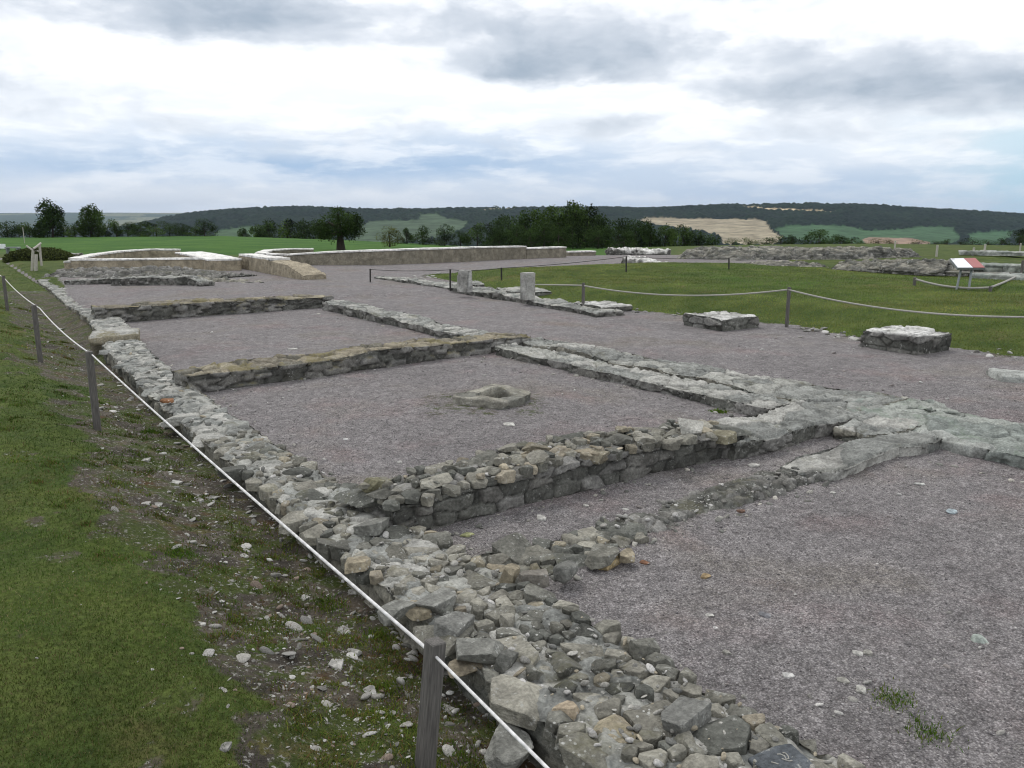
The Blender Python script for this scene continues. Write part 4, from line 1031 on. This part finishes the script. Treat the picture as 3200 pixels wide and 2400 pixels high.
lay(1956, 1718, 60, 48, 'small tan triangular stone at the far tip of the low stub wall', TAN, zb=.05, rz=1.0)
lay(1637, 1838, 38, 44, 'small rounded tan stone beside the gravel below the low stub wall', (.34, .29, .2), zb=.03, npl=16, p=7)
lay(1776, 2189, 92, 74, 'square pale tan slab face set in the near wall top', (.40, .33, .24), zb=VZ, flat=.03, rz=.25, tilt=(-.25, .1))
lay(1590, 2305, 170, 90, 'huge grey boulder on the wall edge at the bottom beside the rope', GR3, zb=VZ - .12, rz=.4, npl=6, rough=.08)
lay(1960, 2330, 140, 90, 'dark smooth-faced block at the bottom edge of the wall', (.12, .12, .112), zb=VZ - .06, rz=.6, npl=4, p=24)
lay(2130, 2240, 150, 50, 'broad flat grey stone bedded in the wall above the gravel corner', (.19, .19, .175), zb=VZ, rz=.1, flat=.06)
lay(2426, 2284, 90, 52, 'pale tan loose slab tilted at the gravel edge near the bottom', (.40, .36, .29), zb=.06, flat=.025, rz=-.5, tilt=(.2, -.15))
lay(2512, 2318, 84, 56, 'thin grey slab leaning beside the pale tan loose slab', (.18, .175, .15), zb=.05, flat=.022, rz=-.6, tilt=(.25, -.2))
o = lay(2443, 2384, 170, 60, 'dark slate-grey slab with white scratched marks at the bottom edge', (.105, .115, .125), zb=.1, flat=.05, rz=-.35, npl=4, p=26)
def paint(o, curves):                      # thin white strokes lying on a stone's upper face
    me = o.data; V = np.empty(len(me.vertices) * 3, np.float32); me.vertices.foreach_get('co', V); V = V.reshape(-1, 3).astype(float); up = V[V[:, 2] > 0]
    R3 = np.abs(V).max(0)
    for c in curves:
        P = []; mb = MB()
        for a, b in c:
            q = np.array((a * R3[0], b * R3[1])); k = np.argsort(np.hypot(up[:, 0] - q[0], up[:, 1] - q[1]))[:4]; P.append((*q, up[k, 2].max() + .001))
        tube(mb, P, .0026, 5); mb.build('paint_mark', M['ropegrey'], o)
paint(o, [[(-.45, .1), (-.38, .0), (-.33, -.1)], [(.02, .22), (.12, .16), (.16, .02), (.08, -.1), (.18, -.14), (.26, -.05), (.3, .08), (.24, .16)], [(-.02, .0), (.04, -.12), (.1, -.22), (.2, -.26)]])
lay(1170, 1620, 80, 66, 'angular grey corner stone at the left end of the front cross wall', (.2, .2, .18), zb=.1, rz=.5, npl=4)
lay(1178, 1502, 70, 40, 'mossy flat stone overhanging the left end of the front cross wall', (.18, .17, .11), zb=.24, flat=.05, rz=.2)
lay(1860, 1402, 84, 56, 'blocky yellowish stone standing out on top of the front cross wall', (.215, .195, .145), zb=.25, rz=.3, npl=5)
lay(2160, 1322, 74, 40, 'whitish leaning stone on the right part of the front cross wall', (.42, .41, .37), zb=.3, rz=-.5, flat=.04, tilt=(.5, .2))
lay(2262, 1345, 90, 50, 'yellow-grey boulder where the cross wall meets the flat slabs', (.20, .185, .13), zb=.19, rz=.3, npl=6)
for i, (u, v, w, h, c, lab_) in enumerate([
    (2355, 1448, 30, 16, PALE, 'white oval stone on the gravel left of the curved slab'), (2975, 1592, 36, 16, (.33, .38, .40), 'bluish flat pebble alone on the gravel at right'),
    (3064, 1984, 42, 34, (.36, .40, .36), 'round pale greenish stone on the right gravel'), (3082, 2003, 22, 10, PALE, 'small white chip touching the round greenish stone'),
    (2682, 2033, 32, 18, PALE, 'white stone of a touching pair on the near gravel'), (2711, 2032, 32, 18, LT, 'greyer stone of a touching pair on the near gravel'),
    (2692, 2143, 34, 32, (.46, .45, .41), 'upright white pebble on the near gravel right of a flat stone'), (2636, 2118, 36, 16, LT, 'flat tilted grey stone on the near gravel'),
    (2462, 2103, 38, 14, (.5, .49, .47), 'white pointed chip on the gravel beside the wall corner'), (2270, 2030, 26, 20, LT, 'rough pale stone on the gravel above the near wall'),
    (2235, 1957, 16, 8, (.55, .54, .52), 'small bright white pebble mid gravel'), (2216, 1917, 24, 11, PALE, 'flat whitish chip mid gravel'), (2390, 1915, 40, 12, (.17, .17, .18), 'dark flat bluish stone on the gravel'),
    (2877, 1508, 26, 10, (.5, .5, .47), 'small white stone on the gravel beyond the bluish pebble'), (2603, 1535, 20, 10, PALE, 'white chip on the gravel in front of the curved slab'),
    (2317, 1592, 24, 14, (.15, .095, .07), 'small orange-red tile fragment on the gravel'), (2012, 1753, 28, 12, (.19, .10, .06), 'orange brick fragment near the tip of the low stub wall'),
    (2203, 1795, 32, 14, (.28, .21, .12), 'yellow-ochre stone fragment on the open gravel'), (1386, 1663, 34, 18, (.36, .34, .26), 'tan stone at the foot of the front cross wall'), (1460, 1664, 34, 16, (.30, .31, .16), 'lichen-yellow stone at the foot of the front cross wall'),
    (1692, 1612, 36, 18, PALE, 'pale flat stone on the gravel in front of the cross wall'), (1555, 1722, 22, 14, LT, 'small grey pebble between the two low walls'), (1590, 1322, 40, 8, PALE, 'flat pale chip in front of the hollow stone'),
    (1080, 1369, 14, 8, (.6, .59, .57), 'bright white chip on the front room gravel'), (520, 1244, 36, 16, (.22, .11, .055), 'orange brick fragment on the long wall top'), (915, 1088, 26, 8, PALE, 'white chip in the farther room'),
    (1830, 1575, 18, 12, PALE, 'pale pebble near the dark footing strip'), (2420, 1486, 30, 16, PALE, 'round white stone on the dark footing strip')]):
    lay(u, v, w * 1.1, h * 1.1, lab_, c, dz=-.004, sub=3, npl=9, p=10, zb=VZ if 'wall top' in lab_ else None)

def rubble_cloud(name, n, sampler, s0, s1, cols, sub, seed, zoff=-.3, flat=.55, zc=None):
    g = np.random.default_rng(seed); mb = MB()
    d, f = ico(sub)
    xy = sampler(g, n); n = len(xy)
    z = Hgt(xy[:, 0], xy[:, 1]) if zc is None else zc(xy[:, 0], xy[:, 1])
    dep = np.maximum(xy[:, 0] * sA + xy[:, 1] * cA, 2)
    s = (s0 + (s1 - s0) * g.random(n) ** 3) * (dep / 4.5) ** .35
    k = len(d)
    nn = g.normal(0, 1, (n, 5, 3)); nn /= np.linalg.norm(nn, axis=2)[:, :, None]; hh = g.uniform(.55, .95, (n, 5))
    q = np.maximum(np.einsum('kc,nmc->nkm', d, nn), 1e-3) / hh[:, None, :]
    q = np.concatenate([q, np.ones((n, k, 1))], 2)
    r = 1 / (q ** 30).sum(2) ** (1 / 30)
    V = d[None] * r[:, :, None] * np.stack([s * g.uniform(.8, 1.4, n), s * g.uniform(.45, 1, n), s * flat * g.uniform(.45, 1.3, n)], 1)[:, None]
    a = g.uniform(0, 2 * pi, n); c_, s_ = np.cos(a)[:, None], np.sin(a)[:, None]
    tl = g.normal(0, .25, (n, 2))
    V[..., 2] += tl[:, 0:1] * V[..., 0] + tl[:, 1:2] * V[..., 1]
    X = V[..., 0] * c_ - V[..., 1] * s_ + xy[:, 0:1]; Y = V[..., 0] * s_ + V[..., 1] * c_ + xy[:, 1:2]
    Z = V[..., 2] + (z + s * flat * (.5 + zoff))[:, None]
    col = np.array(cols)[g.integers(0, len(cols), n)] * g.uniform(.7, 1.25, (n, 1))
    V = np.stack([X, Y, Z], -1).reshape(-1, 3)
    Fq = (f[None] + (np.arange(n) * k)[:, None, None]).reshape(-1, 3)
    mb.add(V, Fq, np.repeat(col, k, 0))
    return kind(mb.build(name, M['pebble']), 'stuff')

def polar_s(r0, r1, a0=-.72, a1=.72, keep=None):
    def f(g, n):
        r = np.exp(g.uniform(math.log(r0), math.log(r1), n)); a = g.uniform(a0, a1, n)
        x, y = rf(r * np.sin(a), r * np.cos(a)); P = np.stack([x, y], 1)
        return P[keep(P[:, 0], P[:, 1], g)] if keep else P
    return f
GRV = [(.21, .195, .195), (.26, .243, .24), (.16, .148, .15), (.31, .295, .288), (.23, .205, .202), (.125, .117, .12)]
gk = lambda x, y, g: (sdf(x, y, GRAVEL) > .05) & (x > 2.45)
rubble_cloud('gravel', 70000, polar_s(2.8, 12, keep=gk), .0035, .0095, GRV, 0, 401, flat=.7)
rubble_cloud('gravel_chippings', 1500, polar_s(3.0, 26, keep=lambda x, y, g: gk(x, y, g) & (fbm2(x, y, .7, 3, 8) + g.normal(0, .25, len(x)) > .12)), .009, .028, [(.34, .33, .31), (.26, .25, .23), (.42, .41, .39), (.2, .18, .17)], 1, 402)
def near_walls(x, y, g):
    d = np.minimum(np.abs(x - 2.6), np.abs(y - 4.65) + 9 * (x > 7.3)); d = np.minimum(d, np.abs(y - 3.72) + 9 * (x > 6)); d = np.minimum(d, np.abs(y - 10.5) + 9 * (x > 8)); d = np.minimum(d, np.abs(x - 7.2) + 9 * (y > 18))
    return gk(x, y, g) & (d < np.abs(g.normal(0, .10, len(x))))
rubble_cloud('fallen_chips', 18000, polar_s(2.6, 22, keep=near_walls), .007, .032, [(.30, .29, .26), (.2, .2, .18), (.36, .34, .3), (.15, .15, .135)], 1, 403)
def lawn_edge(x, y, g):
    d = sdf(x, y, GRAVEL); return (x > 10.5) & (y < 27) & (x < 17) & (np.abs(d - .12) < np.abs(g.normal(0, .3, len(x)))) & (fbm2(x, y, .9, 3, 71) > -.12)
rubble_cloud('edge_rubble', 16000, polar_s(10.5, 30, a0=-.2, a1=.75, keep=lawn_edge), .008, .055, [(.33, .325, .30), (.24, .235, .22), (.16, .155, .14), (.42, .41, .39)], 1, 407, flat=.5)
def on_walls(x, y, g):
    a = np.interp(y, [p[1] for p in LEFT], [p[0] for p in LEFT]); w = np.interp(y, [p[1] for p in LEFT], [p[2] for p in LEFT])
    return (y > .7) & (y < 14) & (np.abs(x - a) < w * .46)
rubble_cloud('wall_chips', 5000, polar_s(2.2, 14, a0=-.75, a1=.6, keep=on_walls), .006, .034, [(.24, .235, .215), (.18, .175, .16), (.33, .32, .29), (.30, .265, .2), (.42, .41, .39), (.14, .14, .13)], 1, 405, flat=.5,
             zc=lambda x, y: np.interp(y, [p[1] for p in LEFT], [p[3] for p in LEFT]) + .012)
rubble_cloud('wall_chips', 2600, polar_s(4.4, 8.5, a0=-.5, a1=.5, keep=lambda x, y, g: (np.abs(y - 5.03) < .26) & (x > 2.4) & (x < 5.8)), .008, .036, [(.24, .235, .215), (.18, .175, .16), (.33, .32, .29), (.31, .275, .21), (.42, .41, .39)], 1, 406, flat=.5,
             zc=lambda x, y: np.interp(x, [p[0] for p in FRONT], [p[3] for p in FRONT]) + .02)
rubble_cloud('footing_chips', 2600, polar_s(4.6, 8, a0=-.2, a1=.6, keep=lambda x, y, g: (np.abs(y - 3.97) < np.abs(g.normal(0, .17, len(x)))) & (x > 3.6) & (x < 6.0)), .006, .034, [(.36, .355, .33), (.17, .165, .15), (.12, .12, .11), (.25, .24, .22), (.42, .41, .39)], 1, 408, flat=.5,
             zc=lambda x, y: np.interp(np.abs(y - 3.97), [0, .18, .26], [.065, .045, 0.]))
def ditch(x, y, g):
    c = 1.62 - .5 * sst(10, 3, y) * .6
    return (x < 2.1) & (x > -.3) & (y < 27) & (np.abs(x - c) < np.abs(g.normal(0, .36, len(x)))) & (fbm2(x, y, 1.6, 3, 61) + g.normal(0, .3, len(x)) > -.15)
DCOL = [(.33, .325, .30), (.26, .25, .23), (.20, .195, .18), (.42, .415, .39), (.15, .145, .13), (.29, .28, .255), (.37, .36, .34), (.19, .15, .12)]
rubble_cloud('ditch_rubble', 34000, polar_s(2.3, 28, a0=-.75, a1=.3, keep=ditch), .004, .016, DCOL, 1, 404, flat=.4)
rubble_cloud('ditch_rubble', 9000, polar_s(2.2, 24, a0=-.75, a1=.4, keep=lambda x, y, g: (y < 24) & (x < 1.95) & (1.86 - x < np.abs(g.normal(0, .17, len(x))))), .006, .04, DCOL, 1, 415, flat=.5)
rubble_cloud('ditch_rubble', 5200, polar_s(2.3, 28, a0=-.75, a1=.3, keep=ditch), .012, .05, DCOL, 2, 414, flat=.34)
GD = 'pale stones lying in the grassy ditch'
for i, (u, v, w, h) in enumerate([(660, 1548, 46, 22), (620, 1556, 40, 24), (590, 1686, 44, 22), (490, 1570, 50, 18), (1070, 1964, 60, 26), (1105, 2024, 56, 46), (1150, 2150, 70, 34), (1400, 2205, 48, 28), (1568, 2210, 46, 20), (1640, 2280, 56, 30), (1630, 2355, 44, 26), (700, 2320, 60, 40), (625, 1940, 40, 22), (1050, 2060, 80, 40), (1280, 2105, 36, 26), (950, 1860, 36, 26), (1065, 1782, 36, 28), (545, 1500, 50, 20), (455, 1430, 44, 18), (760, 1730, 40, 22), (690, 2150, 42, 20), (1100, 1842, 44, 26)]):
    lay(u, v, w * .85, h * .7, 'pale limestone lump lying among weeds in the ditch beside the long wall', (np.array(PALE) * rng.uniform(.55, .95)), group=GD, sub=3, dz=-.01, deep=.7)

# ------------------------------------------------------------------ grass blades and weeds
def blades(name, P, h, w, cols, seed, lean=.5, mat='grassblade'):
    g = np.random.default_rng(seed); n = len(P)
    z = Hgt(P[:, 0], P[:, 1]); dep = np.maximum(P[:, 0] * sA + P[:, 1] * cA, 2)
    k = (dep / 4) ** .6
    hh = h * g.uniform(.5, 1.5, n) * k ** .35; ww = w * k * g.uniform(.7, 1.3, n)
    a = g.uniform(0, 2 * pi, n); b = g.uniform(0, 2 * pi, n); l = np.abs(g.normal(0, lean, n)) * hh
    c0 = np.stack([P[:, 0], P[:, 1], z - .004], 1)
    sd = np.stack([np.cos(a), np.sin(a), np.zeros(n)], 1) * ww[:, None]
    md = np.stack([np.cos(b) * l * .35, np.sin(b) * l * .35, hh * .6], 1); tp = np.stack([np.cos(b) * l, np.sin(b) * l, hh], 1)
    V = np.stack([c0 - sd, c0 + sd, c0 + md + sd * .7, c0 + md - sd * .7, c0 + tp], 1).reshape(-1, 3)
    i = (np.arange(n) * 5)[:, None]
    col = np.array(cols)[g.integers(0, len(cols), n)] * g.uniform(.7, 1.35, (n, 1))
    t1 = fbm2(P[:, 0], P[:, 1], .9, 3, 91); t2 = fbm2(P[:, 0], P[:, 1], .35, 4, 92)
    col = col * (1 + .45 * t1)[:, None] * (1 + np.stack([.55 * t2, .2 * t2, .3 * t2], 1))
    mb = MB(); T = np.repeat(np.clip(col, .005, .5), 5, 0)
    mb.add(V, i + np.array([[0, 1, 2, 3]]), T); mb.F.append(i + np.array([[3, 2, 4]]))
    return kind(mb.build(name, M[mat]), 'stuff')
GC = [(.062, .10, .02), (.085, .125, .026), (.05, .085, .016), (.11, .125, .036), (.19, .165, .08), (.075, .112, .022)]
def gsel(thr, noise=.25):
    def f(x, y, g):
        m = masks(x, y)[0]; return (m + g.normal(0, noise, len(x)) > thr)
    return f
g0 = np.random.default_rng(500)
P = polar_s(2.2, 42, -.75, .3, lambda x, y, g: (x < 2.2 + 1.2 * (y > 26)) & gsel(.5, .3)(x, y, g))(g0, 760000)
blades('grass', P, .014, .0018, GC, 501, .8)
P = polar_s(11, 34, -.1, .75, lambda x, y, g: (x > 11) & gsel(.5, .12)(x, y, g))(g0, 260000)
blades('lawn_grass', P, .018, .0022, [(.14, .20, .046), (.165, .22, .05), (.12, .18, .04), (.20, .215, .075)], 502, .7)
# weeds in the ditch: low clumps
def weeds():
    g = np.random.default_rng(503); c = polar_s(2.2, 24, -.72, .3, lambda x, y, g: (x > .3) & (x < 1.85) & (y < 26) & (fbm2(x, y, 1.1, 3, 66) + .8 * sst(6.5, 4, y) * (x - 1.35) > -.3))(g, 2600)
    P = []
    for q in c:
        k = int(g.integers(20, 90)); s = g.uniform(.02, .075) * (math.hypot(*q) / 5) ** .3
        P.append(q + g.normal(0, s, (k, 2)))
    P = np.concatenate(P); blades('weeds', P, .019, .003, [(.07, .12, .02), (.10, .14, .026), (.085, .085, .026), (.13, .085, .04), (.055, .10, .016), (.12, .15, .03)], 504, 1.0)
    cl = [onto(u, v)[:2] for u, v in [(1020, 1890), (1220, 2150), (560, 1730), (470, 1350), (2790, 2185), (2900, 2290), (1460, 2380), (1330, 2390), (1010, 1540), (1205, 2235), (2247, 1288), (1180, 1990)]]
    P = np.concatenate([q + g.normal(0, .05, (260, 2)) for q in cl]); blades('weed_tufts', P, .022, .003, [(.045, .10, .012), (.07, .12, .018), (.10, .13, .02)], 505, .8)
weeds()

# ------------------------------------------------------------------ sky, sun, camera
def vec_dir(u, v):
    p = atd(u, v, 1000.) - np.array((0, 0, CZ)); return p / np.linalg.norm(p)

def build_world():
    w = bpy.data.worlds.new('World'); sc.world = w; w.use_nodes = True
    w.cycles.sampling_method = 'MANUAL'; w.cycles.sample_map_resolution = 256
    n = NT(w)
    D = n.new('ShaderNodeTexCoord').outputs['Generated']
    s = n.sep(D); X, Y, Z = s[0], s[1], s[2]
    # azimuth from the viewing direction and elevation, in thousandths of a photo-focal unit
    R_ = n.math('ADD', n.math('MULTIPLY', X, cA), n.math('MULTIPLY', Y, -sA)); Fw = n.math('ADD', n.math('MULTIPLY', X, sA), n.math('MULTIPLY', Y, cA))
    az = n.math('ARCTAN2', R_, Fw); hl = n.math('SQRT', n.math('ADD', n.math('MULTIPLY', X, X), n.math('MULTIPLY', Y, Y))); el = n.math('ARCTAN2', Z, hl)
    # cloud layer coordinates: a plane overhead, so clouds flatten toward the horizon
    zc = n.math('ADD', n.math('MAXIMUM', Z, 0.), .055)
    comb = n.new('ShaderNodeCombineXYZ'); n.put(comb.inputs[0], n.math('DIVIDE', R_, zc)); n.put(comb.inputs[1], n.math('DIVIDE', Fw, zc)); n.put(comb.inputs[2], 0.)
    Q = comb.outputs[0]
    ac = n.new('ShaderNodeCombineXYZ'); n.put(ac.inputs[0], az); n.put(ac.inputs[1], n.math('MULTIPLY', el, 2.6)); n.put(ac.inputs[2], 0.)
    A_ = ac.outputs[0]
    w1 = n.math('SUBTRACT', n.noise(A_, 5.5, 7, .6), .5); w2 = n.math('SUBTRACT', n.noise(n.vmath('ADD', A_, (7.3, 1.1, 0)), 5.5, 7, .6), .5)
    f1 = n.math('SUBTRACT', n.noise(A_, 22, 7, .62), .5)
    azw = n.math('ADD', az, n.math('MULTIPLY', w1, .16)); elw = n.math('ADD', el, n.math('ADD', n.math('MULTIPLY', w2, .04), n.math('MULTIPLY', f1, .02)))
    def mass(u, v, su, sup, sdn, amp):
        a0 = math.atan((u - 1600) / F); r0 = math.hypot(1, (u - 1600) / F); e0 = math.atan((HOR - v) / F / r0)
        da = n.math('DIVIDE', n.math('SUBTRACT', azw, a0), su / F)
        de = n.math('SUBTRACT', elw, e0)
        dp = n.math('DIVIDE', n.math('MAXIMUM', de, 0.), sup / F); dn = n.math('DIVIDE', n.math('MINIMUM', de, 0.), sdn / F)
        q = n.math('ADD', n.math('ADD', n.math('MULTIPLY', da, da), n.math('MULTIPLY', dp, dp)), n.math('MULTIPLY', dn, dn))
        return n.math('MULTIPLY', n.math('EXPONENT', n.math('MULTIPLY', q, -1.)), amp)
    def summ(lst):
        r = None
        for m in lst: r = m if r is None else n.math('ADD', r, m)
        return r
    dark = summ([mass(*a) for a in [(760, 140, 340, 110, 40, .72), (1180, 90, 420, 60, 50, .3), (300, 40, 240, 60, 40, .32), (1680, 250, 300, 100, 34, .78), (1950, 170, 240, 70, 60, .34),
        (2230, 320, 220, 90, 50, .42), (2620, 290, 360, 90, 60, .34), (2520, 350, 300, 70, 34, .26), (2300, 200, 300, 40, 30, .22), (1500, 130, 260, 60, 50, .25), (2480, 440, 240, 34, 24, .32), (2950, 320, 260, 60, 50, .3), (2600, 120, 500, 70, 60, .16), (1850, 405, 160, 30, 24, .28), (500, 330, 500, 60, 50, .12), (900, 420, 400, 40, 30, .2), (-700, 200, 600, 150, 80, .5), (4200, 250, 600, 150, 60, .5)]])
    bright = summ([mass(*a) for a in [(700, 270, 800, 70, 70, .5), (1800, 340, 400, 36, 50, .5), (2250, 130, 250, 50, 40, .45), (3050, 80, 450, 120, 70, .55), (100, 150, 200, 50, 50, .4), (1450, 190, 90, 40, 60, .35), (1250, 40, 150, 60, 60, .2)]])
    blue = summ([mass(*a) for a in [(900, 550, 1000, 60, 40, .7), (1500, 510, 600, 45, 40, .45), (2600, 560, 700, 60, 60, .4), (300, 500, 600, 60, 40, .35), (1300, 450, 500, 50, 30, .35), (600, 440, 500, 40, 30, .25), (2300, 620, 900, 40, 40, .35), (2100, 470, 500, 40, 30, .25)]])
    cyan = summ([mass(*a) for a in [(3300, 480, 240, 130, 110, .42), (3080, 390, 180, 50, 60, .25), (3200, 610, 300, 70, 70, .35)]])
    # billowing detail: two octave stacks on the flattened layer, the lower one offset toward the light
    Ax = n.vmath('MULTIPLY', A_, (1., 1.15, 1)); wv = n.new('ShaderNodeCombineXYZ'); n.put(wv.inputs[0], n.math('MULTIPLY', w1, .10)); n.put(wv.inputs[1], n.math('MULTIPLY', w2, .10))
    Ax = n.vmath('ADD', Ax, wv.outputs[0])
    soft = n.noise(n.vmath('MULTIPLY', Ax, (1, .7, 1)), 4.2, 4, .5); soft2 = n.noise(n.vmath('ADD', n.vmath('MULTIPLY', Ax, (1, .7, 1)), (.01, .03, 0)), 4.2, 4, .5)
    det = n.noise(n.vmath('MULTIPLY', Ax, (1, .66, 1)), 11., 10, .56)
    fine = n.noise(n.vmath('MULTIPLY', Ax, (1, .8, 1)), 24, 8, .6)
    st = n.noise(n.vmath('MULTIPLY', Ax, (1., 1.6, 1)), 7.0, 9, .57)
    wisp = n.ramp(st, .42, .62)
    lo = n.ramp(el, .0, .085, 1., 0.)
    sky = n.new('ShaderNodeTexSky', sky_type='NISHITA'); sky.sun_disc = False; sky.sun_elevation = SUN_EL; sky.sun_rotation = SUN_ROT; sky.altitude = 300; sky.air_density = 1.; sky.dust_density = 1.5
    white = (8.9, 9.0, 9.2); grey = (2.9, 3.5, 4.25); mid = (5.2, 5.65, 6.3); bl = (2.85, 4.15, 6.0); pale = (5.0, 5.5, 6.3); cy = (3.3, 5.5, 6.6)
    nz = n.math('ADD', n.math('ADD', n.math('MULTIPLY', n.math('SUBTRACT', soft, .5), .95), n.math('MULTIPLY', n.math('SUBTRACT', det, .5), .75)), n.math('MULTIPLY', n.math('SUBTRACT', fine, .5), .42))
    cov = n.math('ADD', nz, n.math('SUBTRACT', dark, n.math('MULTIPLY', bright, .6)))
    relief = n.math('MULTIPLY', n.math('SUBTRACT', soft2, soft), 2.2)
    base = n.mix(n.math('MULTIPLY', n.ramp(st, .40, .62, .45, 0.), n.ramp(el, .22, .1, .2, 1.)), white, (5.9, 6.5, 7.3))
    col = n.mix(n.math('MULTIPLY', lo, n.math('SUBTRACT', 1., n.math('MULTIPLY', wisp, .2))), base, pale)
    bm = n.math('MULTIPLY', blue, n.math('SUBTRACT', 1.1, n.math('MULTIPLY', wisp, .6)), clamp=True)
    col = n.mix(bm, col, bl)
    cm = n.math('MULTIPLY', cyan, n.math('SUBTRACT', 1.25, n.math('MULTIPLY', wisp, .9)), clamp=True)
    col = n.mix(cm, col, cy)
    upper = n.ramp(el, .05, .11)
    c1 = n.math('MULTIPLY', n.ramp(n.math('ADD', cov, relief), -.05, .42), upper)
    col = n.mix(n.math('MULTIPLY', c1, .85), col, mid)
    c2 = n.math('MULTIPLY', n.ramp(n.math('ADD', cov, n.math('MULTIPLY', relief, .8)), .24, .98), upper)
    col = n.mix(c2, col, grey)
    col = n.mix(.94, sky.outputs[0], col)                                # high overcast lets a little clear sky through
    bg = n.new('ShaderNodeBackground'); n.put(bg.inputs[0], col); bg.inputs[1].default_value = .1
    o = n.new('ShaderNodeOutputWorld'); n.l.new(bg.outputs[0], o.inputs[0])
SUN_EL = radians(52); SUN_AZ = radians(35.2 - 25)            # compass-like: from +y toward +x
SUN_ROT = SUN_AZ
build_world()
sun = bpy.data.lights.new('sun', 'SUN'); sun.energy = 1.0; sun.angle = radians(14); sun.color = (1, .96, .9)
so = bpy.data.objects.new('sun', sun); C.objects.link(so)
so.rotation_euler = (pi / 2 - SUN_EL, 0, pi - SUN_AZ)

HAZE = True
if HAZE:
    me = bpy.data.meshes.new('haze')
    x0, x1, y0, y1, z0, z1 = -9000, 13500, -9000, 13500, -110, 190
    me.from_pydata([(x, y, z) for x in (x0, x1) for y in (y0, y1) for z in (z0, z1)], [], [(0, 1, 3, 2), (4, 6, 7, 5), (0, 4, 5, 1), (2, 3, 7, 6), (0, 2, 6, 4), (1, 5, 7, 3)])
    ho = bpy.data.objects.new('haze', me); C.objects.link(ho); kind(ho, 'stuff')
    m, n = newmat('thin_air'); v = n.new('ShaderNodeVolumePrincipled'); v.inputs['Color'].default_value = (.62, .78, 1, 1); v.inputs['Density'].default_value = 4.5e-5; v.inputs['Anisotropy'].default_value = .2
    o = n.new('ShaderNodeOutputMaterial'); n.l.new(v.outputs[0], o.inputs['Volume']); me.materials.append(m)

cam = bpy.data.cameras.new('camera'); cam.sensor_width = 36; cam.lens = 36 * F / 3200; cam.clip_start = .05; cam.clip_end = 40000
co = bpy.data.objects.new('camera', cam); C.objects.link(co); co.location = (0, 0, CZ); co.rotation_euler = (pi / 2 - PIT, 0, -YAW)
sc.camera = co
sc.view_settings.view_transform = 'Standard'; sc.view_settings.look = 'None'; sc.view_settings.exposure = .38; sc.view_settings.gamma = 1
sc.cycles.volume_max_steps = 64
sc.cycles.max_bounces = 6
sc.cycles.pixel_filter_type = 'BLACKMAN_HARRIS'; sc.cycles.filter_width = 1.1
